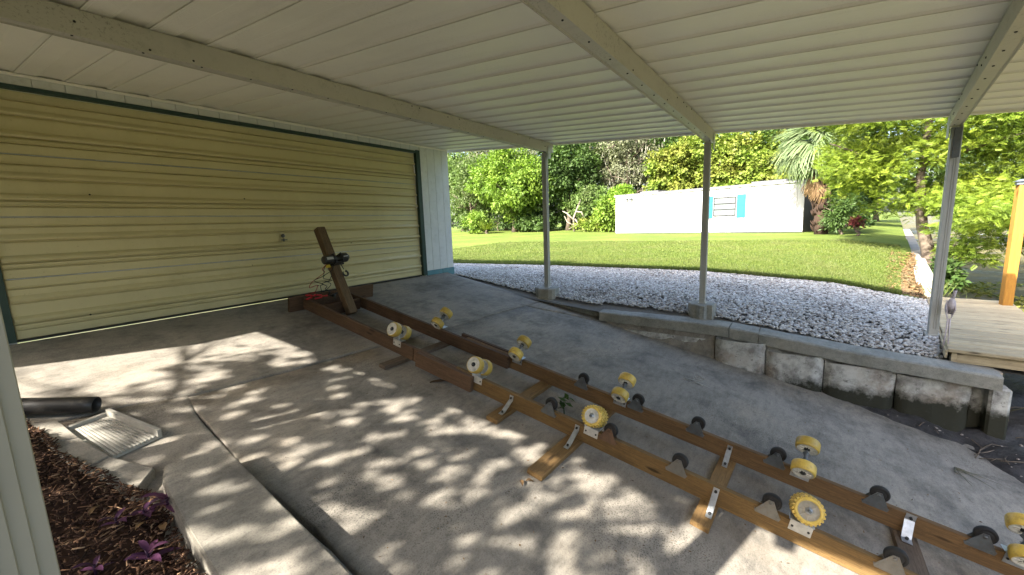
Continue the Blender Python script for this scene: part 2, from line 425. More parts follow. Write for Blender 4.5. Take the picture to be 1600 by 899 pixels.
class MB:
    def __init__(s):
        s.v, s.f, s.mi, s.sm = [], [], [], []
    def add(s, vs, fs, mi=0, smooth=False):
        k = len(s.v)
        s.v += [tuple(v) for v in vs]
        for f in fs:
            s.f.append([i+k for i in f]); s.mi.append(mi); s.sm.append(smooth)
        return s
    def box(s, x0, x1, y0, y1, z0, z1, mi=0, c=0.0, T=None):
        """box with chamfered edges (c)"""
        if c <= 0:
            vs = [(x, y, z) for z in (z0, z1) for y in (y0, y1) for x in (x0, x1)]
            fs = [(0, 2, 3, 1), (4, 5, 7, 6), (0, 1, 5, 4), (2, 6, 7, 3), (0, 4, 6, 2), (1, 3, 7, 5)]
        else:
            bm = bmesh.new()
            bmesh.ops.create_cube(bm, size=1.0)
            for v in bm.verts:
                v.co = Vector(((x0+x1)/2+v.co.x*(x1-x0), (y0+y1)/2+v.co.y*(y1-y0), (z0+z1)/2+v.co.z*(z1-z0)))
            bmesh.ops.bevel(bm, geom=bm.edges[:], offset=c, segments=1, affect='EDGES')
            bm.verts.index_update()
            vs = [v.co[:] for v in bm.verts]
            fs = [[v.index for v in f.verts] for f in bm.faces]
            bm.free()
        if T is not None:
            vs = [(T @ Vector(v))[:] for v in vs]
        return s.add(vs, fs, mi)
    def ring_tube(s, pts, rad, n=8, mi=0, cap=True, smooth=True):
        pts = [Vector(p) for p in pts]
        rads = rad if isinstance(rad, (list, tuple)) else [rad]*len(pts)
        vs, fs = [], []
        ref = None
        for i, p in enumerate(pts):
            d = (pts[min(i+1, len(pts)-1)] - pts[max(i-1, 0)]).normalized()
            if ref is None:
                ref = d.cross(Vector((0, 0, 1)))
                if ref.length < 1e-3: ref = d.cross(Vector((0, 1, 0)))
            ref = (ref - d*ref.dot(d)).normalized()
            b = d.cross(ref)
            for k in range(n):
                a = 2*math.pi*k/n
                vs.append(p + (ref*math.cos(a)+b*math.sin(a))*rads[i])
        for i in range(len(pts)-1):
            for k in range(n):
                fs.append((i*n+k, i*n+(k+1) % n, (i+1)*n+(k+1) % n, (i+1)*n+k))
        if cap:
            fs.append(tuple(range(n-1, -1, -1)))
            fs.append(tuple(range((len(pts)-1)*n, len(pts)*n)))
        return s.add(vs, fs, mi, smooth)
    def lathe(s, prof, n=24, mi=0, T=None, smooth=True, mis=None):
        """profile of (radius, x) turned about local X"""
        vs, fs = [], []
        for r, x in prof:
            for k in range(n):
                a = 2*math.pi*k/n
                vs.append(Vector((x, r*math.cos(a), r*math.sin(a))))
        if T is not None: vs = [T @ v for v in vs]
        base = len(s.v)
        s.v += [v[:] for v in vs]
        for i in range(len(prof)-1):
            for k in range(n):
                s.f.append([base+i*n+k, base+(i+1)*n+k, base+(i+1)*n+(k+1) % n, base+i*n+(k+1) % n])
                s.mi.append(mis[i] if mis else mi); s.sm.append(smooth)
        return s
    def extrude(s, prof, axis, a0, a1, mi=0, closed=True, smooth=False):
        """2-D profile extruded along axis 'x' (prof=(y,z)) , 'y' (prof=(x,z)) or 'z' (prof=(x,y))"""
        def P(u, v, w):
            return {'x': (w, u, v), 'y': (u, w, v), 'z': (u, v, w)}[axis]
        n = len(prof)
        vs = [P(u, v, a0) for u, v in prof]+[P(u, v, a1) for u, v in prof]
        fs = [(i, (i+1) % n, n+(i+1) % n, n+i) for i in range(n if closed else n-1)]
        if closed:
            fs += [tuple(range(n-1, -1, -1)), tuple(range(n, 2*n))]
        return s.add(vs, fs, mi, smooth)
    def mesh(s, name, fix=True):
        me = bpy.data.meshes.new(name)
        me.from_pydata(s.v, [], s.f)
        for p_, i, sm in zip(me.polygons, s.mi, s.sm):
            p_.material_index = i
            p_.use_smooth = sm
        if fix:
            bm = bmesh.new(); bm.from_mesh(me)
            bmesh.ops.recalc_face_normals(bm, faces=bm.faces[:])
            bm.to_mesh(me); bm.free()
        me.update()
        return me
    def put(s, name, mat, parent=None, mw=None, **k):
        return place(name, s.mesh(name), mat, parent, mw, **k)

def npmesh(name, V, F, var=None, smooth=False):
    me = bpy.data.meshes.new(name)
    V = np.asarray(V, np.float32); F = np.asarray(F, np.int32)
    m, k = F.shape
    me.vertices.add(len(V)); me.vertices.foreach_set('co', V.ravel())
    me.loops.add(m*k); me.loops.foreach_set('vertex_index', F.ravel())
    me.polygons.add(m); me.polygons.foreach_set('loop_start', np.arange(0, m*k, k, dtype=np.int32))
    if smooth: me.polygons.foreach_set('use_smooth', np.ones(m, bool))
    if var is not None:
        at = me.attributes.new('var', 'FLOAT', 'POINT')
        at.data.foreach_set('value', np.asarray(var, np.float32))
    me.update(calc_edges=True)
    return me
def norm(a): return a/np.maximum(np.linalg.norm(a, axis=-1, keepdims=True), 1e-9)

def leaves(P, D, N, L, W, var, fold=0.15):
    """diamond leaves: base P, direction D, normal N, length L, width W"""
    n = len(P)
    D = norm(D); S = norm(np.cross(D, N)); N = np.cross(S, D)
    L = np.broadcast_to(np.asarray(L, float), (n,))[:, None]; W = np.broadcast_to(np.asarray(W, float), (n,))[:, None]
    V = np.stack([P, P+D*L*0.45-S*W*0.5+N*W*fold, P+D*L, P+D*L*0.45+S*W*0.5+N*W*fold], 1).reshape(-1, 3)
    F = np.arange(4*n).reshape(n, 4)
    return V, F, np.repeat(var, 4)

def crown_mesh(name, blobs, nleaf, L, W, seed=0, clump=0.45, droop=0.25, perclump=40, core=0.25):
    """leaf clumps spread through ellipsoid blobs [(centre, radii)]"""
    r = np.random.default_rng(seed)
    vol = np.array([b[1][0]*b[1][1]*b[1][2] for b in blobs])**(2/3)
    ncl = max(1, nleaf//perclump)
    ids = r.choice(len(blobs), ncl, p=vol/vol.sum())
    C = np.array([b[0] for b in blobs], float)[ids]; Rr = np.array([b[1] for b in blobs], float)[ids]
    d = norm(r.normal(size=(ncl, 3)))
    rad = 1-core*3*r.random(ncl)**2*0.9
    rad = np.clip(rad, 0.1, 1)*(0.82+0.3*r.random(ncl))
    cc = C+d*Rr*rad[:, None]
    cv = r.random(ncl)
    P = np.repeat(cc, perclump, 0); n = len(P)
    cs = np.repeat(clump*(0.55+0.8*r.random(ncl)), perclump)
    off = norm(r.normal(size=(n, 3)))*(r.random(n)**0.5*cs)[:, None]*np.array([1, 1, 0.7])
    P = P+off
    outd = np.repeat(d, perclump, 0)
    D = norm(off)*0.6+outd*0.4+r.normal(size=(n, 3))*0.5+np.array([0, 0, -droop])
    N = outd*0.5+np.array([0, 0, 0.7])+r.normal(size=(n, 3))*0.5
    var = np.clip(np.repeat(cv, perclump)*0.55+r.random(n)*0.45, 0, 1)
    s = 0.7+0.6*r.random(n)
    V, F, vv = leaves(P, D, N, L*s, W*s, var)
    return npmesh(name, V, F, vv)

def branchy(mb, base, top, r0, r1, nb, spread, seed, lean=0.15, mi=0):
    """a tapered trunk with limbs"""
    q = random.Random(seed)
    base = Vector(base); top = Vector(top)
    pts, rad = [], []
    for i in range(7):
        t = i/6
        pts.append(base.lerp(top, t)+Vector((q.uniform(-1, 1), q.uniform(-1, 1), 0))*lean*(0 if i == 0 else 1))
        rad.append(r0*(1-t)+r1*t+(r0*0.35 if i == 0 else 0))
    mb.ring_tube(pts, rad, 8, mi)
    for k in range(nb):
        t = q.uniform(0.35, 1.0)
        i = min(int(t*6), 5)
        a = pts[i].lerp(pts[i+1], t*6-i)
        ang = q.uniform(0, 2*math.pi)
        ln = spread*q.uniform(0.6, 1.1)
        d = Vector((math.cos(ang)*ln, math.sin(ang)*ln, ln*q.uniform(0.1, 0.8)))
        b = a+d*0.5+Vector((q.uniform(-1, 1), q.uniform(-1, 1), q.uniform(-.5, 1)))*ln*0.12
        c = a+d+Vector((q.uniform(-1, 1), q.uniform(-1, 1), q.uniform(-1, 1)))*ln*0.15
        rr = r1*q.uniform(0.7, 1.1)
        mb.ring_tube([a, b, c], [rr, rr*0.6, rr*0.2], 6, mi)
        for j in range(2):
            e = b+Vector((q.uniform(-1, 1), q.uniform(-1, 1), q.uniform(-.2, 1)))*ln*0.5
            mb.ring_tube([b, (b+e)/2+Vector((0, 0, ln*0.05)), e], [rr*0.5, rr*0.35, rr*0.12], 5, mi)
    return mb

# ------------------------------------------------------------------ ground shapes
S = 0.19
def rz(y): return -0.875-S*(5.6-y)
ALPHA = math.atan(S)
def cradle(x, y, h):
    """frame on the ramp: local x across (world X), y uphill, z normal to the slope"""
    ca, sa = math.cos(ALPHA), math.sin(ALPHA)
    v = Vector((0, ca, sa)); n = Vector((0, -sa, ca)); o = Vector((x, y, rz(y)))+n*h
    return Matrix(((1, v.x, n.x, o.x), (0, v.y, n.y, o.y), (0, v.z, n.z, o.z), (0, 0, 0, 1)))
GA = ([-1.95, -1.3, -0.55, 0.75, 2.40, 3.6, 5.35, 14], [-1.56, -1.525, -1.485, -1.365, -1.325, -1.215, -0.93, -0.93])
GB = ([-1.95, -1.26, 1.03, 3.5, 5.6, 14], [-1.50, -1.37, -1.21, -1.13, -0.96, -0.95])
GC = ([-1.95, -1.7, -0.55, 1.55, 4.8, 8.3, 14], [-1.45, -1.42, -1.20, -1.07, -1.06, -1.10, -1.10])
def gz(x, y):
    a = np.interp(y, *GA); b = np.interp(y, *GB); c = np.interp(y, *GC)
    x = np.asarray(x, float)
    t1 = np.clip((x-5.9)/0.75, 0, 1)**0.8; t2 = np.clip((x-6.65)/2.5, 0, 1)
    return (a+(b-a)*t1)*(1-t2)+c*t2
def lawn_right(x): return -1.70-(np.asarray(x, float)-9.15)*0.142
def lz(x, y):
    x = np.asarray(x, float); y = np.asarray(y, float)
    t = np.clip((x-9.15)/8.0, 0, 1)
    c = np.interp(y-lawn_right(x)-1.7, *GC)
    far = -0.95+np.clip((x-24)/14, 0, 1)*0.22*np.clip((y-6)/10, 0, 1)
    edge = np.clip(1-(y-lawn_right(x))/1.6, 0, 1)
    return c*(1-t)+far*t-edge*0.22*t+0.015

def sheet(name, xs, yfun, ny, zf, mat, kind='structure', jit=0.0, **k):
    """grid sheet: for every x the y-range yfun(x)"""
    V = []
    for x in xs:
        y0, y1 = yfun(x)
        ys = np.linspace(0, 1, ny)**1.6*(y1-y0)+y0
        z = zf(np.full(ny, x), ys)
        V.append(np.stack([np.full(ny, x), ys, z], 1))
    V = np.concatenate(V)
    if jit: V[:, 2] += RNG.normal(size=len(V))*jit
    nx = len(xs)
    i, j = np.meshgrid(np.arange(nx-1), np.arange(ny-1), indexing='ij')
    F = np.stack([i*ny+j, (i+1)*ny+j, (i+1)*ny+j+1, i*ny+j+1], -1).reshape(-1, 4)
    return place(name, npmesh(name, V, F, smooth=True), mat, kind=kind, **k)

# base ground to the horizon, canal water
mb = MB(); mb.add([(-700, -700, -3.4), (900, -700, -3.4), (900, 900, -3.4), (-700, 900, -3.4)], [(0, 1, 2, 3)])
mb.put('ground', 'soil', kind='structure')
mb = MB(); mb.add([(-40, -12.6, -2.35), (200, -40, -2.35), (200, -18, -2.35), (12, -2.1, -2.35), (9.0, -1.75, -2.35), (5.75, -2.0, -2.35), (-40, -2.0, -2.35)], [tuple(range(7))])
mb.put('canal_water', 'water', kind='structure')
# far side of the canal
def far_y(x): return -11.5-0.14*(x-9)
sheet('far_bank', [-40, 0, 20, 40, 80, 160, 400], lambda x: (-400, far_y(x)), 6, lambda x, y: np.full(len(x), -1.35), 'soil')
# lawn
xs = list(np.arange(8.98, 27, 0.35))+[28, 30, 33, 37, 42, 50, 70, 120, 300]
sheet('lawn', xs, lambda x: (float(lawn_right(x)), 70 if x < 60 else 300), 60, lz, 'lawn')
# gravel bed ground under the stones
sheet('gravel_bed', list(np.arange(5.79, 9.3, 0.07)), lambda x: (-1.95, 12.0), 140, lambda x, y: gz(x, y)-0.03, 'gravelbase')
# yard behind and left of the camera
sheet('yard', [-90, -40, -15, -6, -2.5, -1.2], lambda x: (-1.9, 5.5), 8, lambda x, y: np.full(len(x), -1.5)+0.0*x, 'soil')
sheet('side_yard', [-90, -40, -15, -6, -1.75], lambda x: (5.5, 90), 8, lambda x, y: np.full(len(x), -1.5), 'soil')

# ------------------------------------------------------------------ concrete boat ramp in slabs
ramp_root = empty('boat_ramp', (2.5, 2, rz(2)), kind='structure')
JA = ([-1.6, 0.62, 1.09, 1.8, 2.74, 4.0, 5.39, 5.95], [4.12, 3.96, 3.77, 3.73, 3.67, 3.55, 3.48, 3.46])
_jr = np.random.default_rng(5)
_jx = np.linspace(-1.6, 6, 160); _jn = np.convolve(_jr.normal(size=168), np.ones(9)/9, 'valid')*0.035
def ja(x): return np.interp(x, *JA)+np.interp(x, _jx, _jn)
_ky = np.linspace(-6.5, 6, 200); _kn = np.convolve(_jr.normal(size=208), np.ones(9)/9, 'valid')*0.03
def jb(y): return 1.0+np.interp(y, _ky, _kn)+np.clip((np.asarray(y)-3.0)*0.1, 0, 0.1)
def jc(y): return np.interp(y, [2.3, 2.6, 3.5], [5.80, 5.70, 5.42])+np.interp(y, _ky, _kn)*0.7
def slab(us, vs, fx, fy, gap=0.005):
    """top grid + skirt; fx(u,v), fy(u,v)"""
    nu, nv = len(us), len(vs)
    U, Vv = np.meshgrid(us, vs, indexing='ij')
    X = fx(U, Vv); Y = fy(U, Vv)
    Z = rz(Y)
    T = np.stack([X, Y, Z], -1)
    # round the rim down a little, like a worn edge
    rim = np.zeros((nu, nv), bool); rim[0] = rim[-1] = True; rim[:, 0] = rim[:, -1] = True
    T[rim, 2] -= 0.006
    idx = np.arange(nu*nv).reshape(nu, nv)
    F = np.stack([idx[:-1, :-1], idx[1:, :-1], idx[1:, 1:], idx[:-1, 1:]], -1).reshape(-1, 4)
    loop = np.concatenate([idx[:, 0], idx[-1, 1:], idx[-2::-1, -1], idx[0, -2:0:-1]])
    low = T.reshape(-1, 3)[loop].copy(); low[:, 2] -= 0.12
    V = np.concatenate([T.reshape(-1, 3), low])
    m = len(loop); k = np.arange(m); k2 = (k+1) % m
    F2 = np.stack([loop[k], nu*nv+k, nu*nv+k2, loop[k2]], -1)
    me = npmesh('concrete_slab', V, np.concatenate([F, F2]), smooth=False)
    return place('concrete_slab', me, 'ramp', ramp_root)
us = np.linspace(0, 1, 110); vs = np.concatenate([[0, .002], np.linspace(0.01, 0.99, 16), [.998, 1]])
G2 = 0.0115
slab(us, vs, lambda u, v: -1.6+u*7.5, lambda u, v: (ja(-1.6+u*7.5)+G2)*(1-v)+5.57*v)
slab(vs, us, lambda u, v: -1.6*(1-u)+(jb(ja(1.0)-v*10)-G2)*u, lambda u, v: (1-v)*(ja(-1.6*(1-u)+1.0*u)-G2)+v*(-6.4))
v2 = np.linspace(0, 1, 90)**0.8
def big_x(u, v):
    y = 3.6*(1-v)-6.4*v
    right = np.where(y > 2.3, jc(y)-G2, 5.9)
    return (jb(y)+G2)*(1-u)+right*u
slab(vs, v2, big_x, lambda u, v: (ja(big_x(u, 0*v))-G2)*(1-v)+(-6.4)*v)
slab(np.array([0, .03, .3, .6, .97, 1]), np.linspace(0, 1, 40), lambda u, v: (jc(3.46-v*1.14)+G2)*(1-u)+5.9*u, lambda u, v: 3.46-v*1.14-G2)

# mud over the lower right of the ramp, and the bank beyond the wall's end
def mud_z(x, y):
    line = np.interp(y, [-6, -2.6, -2.0, -1.65, -1.39, -1.1, -0.8, -0.2], [1.5, 3.4, 4.2, 4.92, 5.34, 5.41, 5.48, 5.75])
    d = x-line
    n = 0.022*np.sin(x*9+y*4)+0.018*np.sin(x*5-y*11)+0.012*np.sin(x*23+y*17)
    z = rz(y)+np.where(d > 0, 0.02+d*0.12, d*0.3)+n*np.clip(d*4+0.4, 0, 1)
    z = np.maximum(z, np.where(d > 0.1, -2.30-0.06*np.clip(-1.6-y, 0, 2)+n*2, -9))
    return np.minimum(z, -2.0)
ys = np.arange(-3.4, -0.18, 0.05)
V = []; xsm = np.arange(3.3, 8.2, 0.06)
X, Y = np.meshgrid(xsm, ys, indexing='ij')
Z = mud_z(X, Y)
Z = np.where((X > 5.66) & (Y > -1.75), -2.6, Z)
nx, ny = X.shape
i, j = np.meshgrid(np.arange(nx-1), np.arange(ny-1), indexing='ij')
F = np.stack([i*ny+j, (i+1)*ny+j, (i+1)*ny+j+1, i*ny+j+1], -1).reshape(-1, 4)
place('mud_bank', npmesh('mud_bank', np.stack([X, Y, Z], -1).reshape(-1, 3), F, smooth=True), 'mud', kind='structure')

# ------------------------------------------------------------------ garage
gar = empty('garage', (3, 5.9, -0.9), 'white board garage with wide pale yellow sectional door', 'garage')
WY = 5.60
GZ0, GZ1 = -0.86, 1.44
DX0, DX1, DZ0, DZ1 = 0.46, 5.30, -0.865, 1.285
# wall core behind the boards
mb = MB()
mb.box(-1.7, DX0, WY+0.02, WY+0.16, -1.0, GZ1)
mb.box(DX1+0.07, 6.10, WY+0.02, WY+0.16, -1.0, GZ1)
mb.box(DX0, DX1+0.07, WY+0.02, WY+0.16, DZ1+0.05, GZ1)
mb.box(5.96, 6.10, WY+0.16, 13.0, -1.0, GZ1+0.5)
mb.box(-1.7, -1.56, WY+0.16, 13.0, -1.0, GZ1+0.5)
mb.box(-1.56, 5.96, 12.86, 13.0, -1.0, GZ1+0.5)
mb.put('wall', 'siding', gar)
def board(x0, x1, z0, z1):
    MB().box(x0+0.002, x1-0.002, WY, WY+0.018, z0, z1, c=0.0025).put('siding_board', 'siding', gar)
bx = [DX1+0.10, 5.565, 5.755, 5.945, 6.12]
for a, b in zip(bx[:-1], bx[1:]): board(a, b, -0.80, GZ1-0.005)
x = 0.4393
k = 0
while x < DX1-0.05:
    board(max(x, -9), min(x+0.2062, DX1+0.098), DZ1+0.038, GZ1-0.02); x += 0.2062; k += 1
x = 0.40
while x > -1.6:
    board(x-0.2062, x, -0.80, GZ1-0.005); x -= 0.2062
# side wall boards towards the lawn
yb = WY+0.02
for k in range(16):
    MB().box(6.102, 6.118, yb+0.002, yb+0.2, -0.80, GZ1+0.2, c=0.0025).put('siding_board', 'siding', gar); yb += 0.2062
# trims
MB().box(DX1+0.004, DX1+0.098, WY-0.012, WY+0.05, -0.875, DZ1+0.05, c=0.004).put('door_trim', 'trim', gar)
MB().box(DX0-0.055, DX0-0.002, WY-0.012, WY+0.05, -0.875, DZ1+0.05, c=0.004).put('door_trim', 'trim', gar)
MB().box(DX0-0.002, DX1+0.004, WY-0.012, WY+0.05, DZ1, DZ1+0.036, c=0.004).put('door_trim', 'trim', gar)
for a, b in ((DX1+0.1, 5.80), (5.806, 6.13)):
    MB().box(a, b, WY-0.008, WY+0.02, -0.96, -0.802, c=0.004).put('base_board', 'teal', gar)
MB().box(-1.7, DX0-0.06, WY-0.008, WY+0.02, -0.99, -0.802, c=0.004).put('base_board', 'teal', gar)
# sectional door: four ribbed sections
door = MB().box(DX0, DX1, WY+0.075, WY+0.085, DZ0, DZ1).put('garage_door', 'door', gar)
hh = (DZ1-DZ0)/4
def section_profile():
    y = 0.0
    pr = [(0.012, 0.002), (0.0, 0.007)]
    pr += [(0.0, 0.080), (0.018, 0.083), (0.018, 0.090), (-0.008, 0.095), (0.0, 0.112)]
    pr += [(0.0, 0.128), (0.026, 0.133), (0.026, 0.143), (-0.020, 0.149), (-0.025, 0.162), (-0.018, 0.180), (0.014, 0.206)]
    pr += [(0.014, 0.314), (0.032, 0.319), (0.032, 0.329), (-0.020, 0.336), (-0.025, 0.349), (-0.018, 0.366), (0.0, 0.390)]
    pr += [(0.0, 0.442), (0.018, 0.445), (0.018, 0.452), (-0.008, 0.457), (0.0, 0.474)]
    pr += [(0.0, hh-0.007), (0.012, hh-0.002)]
    return pr
pr = section_profile()
for k in range(4):
    z0 = DZ0+hh*k
    n = len(pr)
    mb = MB()
    vs = []
    nxs = 14
    q = random.Random(k)
    xsn = np.linspace(DX0+0.01, DX1-0.002, nxs)
    wob = [q.uniform(-0.0004, 0.0004) for _ in xsn]
    for xx, w in zip(xsn, wob):
        vs += [(xx, WY+0.048+y_+w, z0+z_) for y_, z_ in pr]
    fs = [(i*n+j, (i+1)*n+j, (i+1)*n+j+1, i*n+j+1) for i in range(nxs-1) for j in range(n-1)]
    mb.add(vs, fs)
    mb.put('door_section', 'door', door)
# thin bare metal strips along the section seams
for k in (1, 2, 3):
    MB().box(DX0+0.02, DX1-0.01, WY+0.044, WY+0.056, DZ0+hh*k-0.0025, DZ0+hh*k+0.003).put('seam_strip', 'galv', door)
MB().box(DX0, DX1, WY+0.03, WY+0.075, -0.885, DZ0, c=0.003).put('bottom_seal', 'black', door)
mb = MB()
mb.lathe([(0.0, -0.012), (0.022, -0.012), (0.026, 0.0)], 16, T=Matrix.Translation((2.88, WY+0.04, -0.05)) @ Matrix.Rotation(math.radians(-90), 4, 'Z') @ Matrix.Scale(-1, 4, (1, 0, 0)))
mb.box(2.875, 2.885, WY+0.015, WY+0.045, -0.125, -0.085)
mb.box(2.84, 2.92, WY+0.010, WY+0.020, -0.112, -0.098, c=0.003)
mb.put('lock_handle', 'dullsteel', door)
# screw heads / holes on the door sections
mb = MB()
for (xx, zz) in ((2.47, 0.42), (2.47, -0.17), (2.46, -.40), (1.1, 0.42), (3.72, 0.4), (3.9, -0.2), (1.3, .04), (3.3, -.78), (.95, -.73)):
    mb.lathe([(0.0, -0.004), (0.007, -0.003), (0.008, 0.004)], 8, T=Matrix.Translation((xx, WY+0.046, zz)) @ Matrix.Rotation(math.radians(90), 4, 'Z'))
mb.put('screw_heads', 'darksteel', door)
# mildew holes along the header and the garage roof
mb = MB().box(-1.9, 6.3, 5.86, 13.3, 1.64, 1.78, c=0.01)
mb.put('roof', 'roof', gar)

# ------------------------------------------------------------------ carport
RS = 0.0685
def rfz(y): return 1.27-RS*(3.38-y)
cp = empty('carport', (2.6, 1.5, -1.2), 'cream aluminium carport roof on slim posts over the boat ramp', 'carport')
PW = 0.305
# one pan profile in x (underside), extruded along the slope
pan = [(0.0, 0.011), (0.0015, -0.003), (0.017, -0.003), (0.024, 0.0), (0.130, 0.0), (0.150, 0.011), (0.282, 0.011), (0.3005, 0.001), (0.3035, 0.011)]
Y0, Y1 = -1.75, 5.74
def pan_mesh():
    mb = MB(); n = len(pan)
    ys_ = np.linspace(Y0, Y1, 9)
    vs = []
    for y in ys_:
        vs += [(x, y, rfz(y)+z) for x, z in pan]
    fs = [(i*n+j, i*n+j+1, (i+1)*n+j+1, (i+1)*n+j) for i in range(len(ys_)-1) for j in range(n-1)]
    m = len(vs)
    vs += [(0.0, Y0, rfz(Y0)+0.05), (0.3035, Y0, rfz(Y0)+0.05), (0.3035, Y1, rfz(Y1)+0.05), (0.0, Y1, rfz(Y1)+0.05)]
    fs += [(m, m+1, m+2, m+3)]
    mb.add(vs, fs)
    return mb.mesh('roof_pan')
pm = pan_mesh()
k = 0
X0R = 1.06+0.305*0-PW*7   # seams fall on x = 1.06 + k*0.305
xx = X0R
while xx < 6.0:
    place('roof_pan', pm, 'roof', cp, Matrix.Translation((xx, 0, 0))); xx += PW
XR0, XR1 = X0R, xx
# edge fascias
def slope_box(mb, x0, x1, z0, z1, y0=Y0, y1=Y1):
    vs = [(x, y, rfz(y)+z) for z in (z0, z1) for y in (y0, y1) for x in (x0, x1)]
    mb.add(vs, [(0, 2, 3, 1), (4, 5, 7, 6), (0, 1, 5, 4), (2, 6, 7, 3), (0, 4, 6, 2), (1, 3, 7, 5)])
mb = MB(); slope_box(mb, XR1+0.001, XR1+0.035, -0.022, 0.09); mb.put('fascia', 'roof', cp)
mb = MB(); slope_box(mb, XR0-0.035, XR0-0.001, -0.022, 0.09); mb.put('fascia', 'roof', cp)
MB().box(XR0, XR1, Y0-0.10, Y0-0.002, rfz(Y0)-0.03, rfz(Y0)+0.06, c=0.004).put('gutter', 'roof', cp)
# ceiling strip at the garage
MB().box(-0.8, 6.1, WY-0.022, WY-0.004, rfz(WY)-0.03, rfz(WY)-0.006, c=0.002).put('wall_strip', 'roof', cp)
beams = [(3.42, 'posts at the garage end'), (1.005, ''), (-1.235, '')]
for bi, (by, _) in enumerate(beams):
    zt = rfz(by)-0.008
    zb = zt-0.142
    mb = MB()
    x0, x1 = XR0+0.02, XR1-0.02
    # channel beam: two webs, top and a bottom with lips
    mb.box(x0, x1, by-0.040, by-0.034, zb+0.0, zt)
    mb.box(x0, x1, by+0.034, by+0.040, zb+0.0, zt)
    mb.box(x0, x1, by-0.034, by+0.034, zb+0.003, zb+0.009)
    mb.box(x0, x1, by-0.046, by-0.0402, zb-0.004, zb+0.012)
    mb.box(x0, x1, by+0.0402, by+0.046, zb-0.004, zb+0.012)
    def skew(m_):
        if bi == 2: m_.v = [(x_, y_+0.1395*(6.1-x_), z_+0.00956*(6.1-x_)) for x_, y_, z_ in m_.v]
    skew(mb)
    bo = mb.put('beam', 'beam', cp)
    # screws through the underside and the web
    mb = MB()
    xs_ = np.arange(0.4, 6.0, 0.31)
    for i, sx in enumerate(xs_):
        mb.lathe([(0.0, -0.006), (0.006, -0.005), (0.007, 0.0)], 6, T=Matrix.Translation((sx, by-0.012*(1 if bi < 2 else -1), zb+0.0035)) @ Matrix.Rotation(math.radians(-90), 4, 'Y'))
    q = random.Random(bi)
    for i in range(12):
        sy = (-1 if bi < 2 else 1)
        mb.lathe([(0.0, -0.005), (0.006, -0.004), (0.007, 0.0)], 6, T=Matrix.Translation((q.uniform(0.5, 6.05), by+sy*0.0405, zb+q.choice([0.02, 0.11, 0.12, 0.13, 0.07]))) @ Matrix.Rotation(math.radians(90*(1 if sy < 0 else -1)), 4, 'Z'))
    skew(mb)
    mb.put('screw_heads', 'darksteel', bo)
def post(px_, py_, z0, z1, s=0.0385):
    mb = MB()
    # fluted square tube
    pr_ = []
    for (ax, ay, bx_, by_) in ((-1, -1, 1, -1), (1, -1, 1, 1), (1, 1, -1, 1), (-1, 1, -1, -1)):
        nx_, ny_ = (0, 1) if ay == by_ == -1 else (-1, 0) if ax == bx_ == 1 else (0, -1) if ay == by_ == 1 else (1, 0)
        for t, d in ((0.03, 0), (0.30, 0), (0.34, 0.12), (0.44, 0.12), (0.48, 0), (0.52, 0), (0.56, 0.12), (0.66, 0.12), (0.70, 0), (0.97, 0)):
            pr_.append((px_+s*((ax+(bx_-ax)*t)+nx_*d), py_+s*((ay+(by_-ay)*t)+ny_*d)))
    mb.extrude(pr_, 'z', z0, z1)
    return mb
posts = [(6.09, 3.46, -1.085), (6.09, 1.03, -1.165), (6.09, -1.25, -1.33)]
for i, (px_, py_, z0) in enumerate(posts):
    zt = rfz(beams[i][0])-0.008-0.150
    po = post(px_, py_, z0, zt).put('post', 'post', cp)
    # saddle plates holding the beam
    mb = MB()
    mb.box(px_-0.045, px_+0.045, beams[i][0]-0.0495, beams[i][0]-0.0465, zt-0.10, zt+0.11)
    mb.box(px_-0.045, px_+0.045, beams[i][0]+0.0465, beams[i][0]+0.0495, zt-0.10, zt+0.11)
    mb.put('saddle', 'post', po)
    mb = MB().box(px_-0.06, px_+0.06, py_-0.05, py_+0.05, z0, z0+0.012, c=0.002)
    mb.box(px_-0.047, px_-0.0395, py_-0.035, py_+0.035, z0+0.012, z0+0.07)
    mb.put('base_plate', 'post', po)
# shallow dark slot in the end post
MB().box(6.03, 6.0505, -1.275, -1.225, 0.50, 0.785).put('slot_plate', 'dullsteel', cp)
for (fx_, fy_, fz, rr) in ((6.08, 3.46, -1.085, 0.20), (6.09, 1.03, -1.165, 0.17)):
    mb = MB(); vs = []; n = 22; q = random.Random(int(fy_*10))
    rad = [rr*(1+q.uniform(-0.16, 0.16)) for _ in range(n)]
    for zz, s_ in ((fz-0.32, 1.02), (fz-0.012, 1.0), (fz, 0.95)):
        for k in range(n):
            a = 2*math.pi*k/n
            vs.append((fx_+math.cos(a)*rad[k]*s_, fy_+math.sin(a)*rad[k]*s_, zz+(q.uniform(-.006, .006))))
    fs = [(i*n+k, i*n+(k+1) % n, (i+1)*n+(k+1) % n, (i+1)*n+k) for i in range(2) for k in range(n)]+[tuple(range(2*n, 3*n))]
    mb.add(vs, fs).put('post_footing', 'cap', cp)
# near row of posts: the middle one is a wide fluted aluminium column close to the camera
def flute_post():
    y0 = 0.905
    pr_ = [(0.066, 1.05), (0.0665, y0+0.003), (0.065, y0)]
    xr = 0.065
    for k in range(10):
        pr_ += [(xr-0.0168, y0+0.0035), (xr-0.0185, y0)]
        xr -= 0.0185
    pr_ += [(xr-0.004, y0+0.006), (xr-0.004, 1.05)]
    return MB().extrude(pr_, 'z', -1.74, rfz(0.98)-0.16)
flute_post().put('post', 'flute', cp, label='wide beige fluted post close to the mulch bed')
post(0.02, 3.45, -1.28, rfz(3.42)-0.158).put('post', 'post', cp)
post(0.02, -0.39, -2.05, rfz(-0.39)-0.158).put('post', 'post', cp)

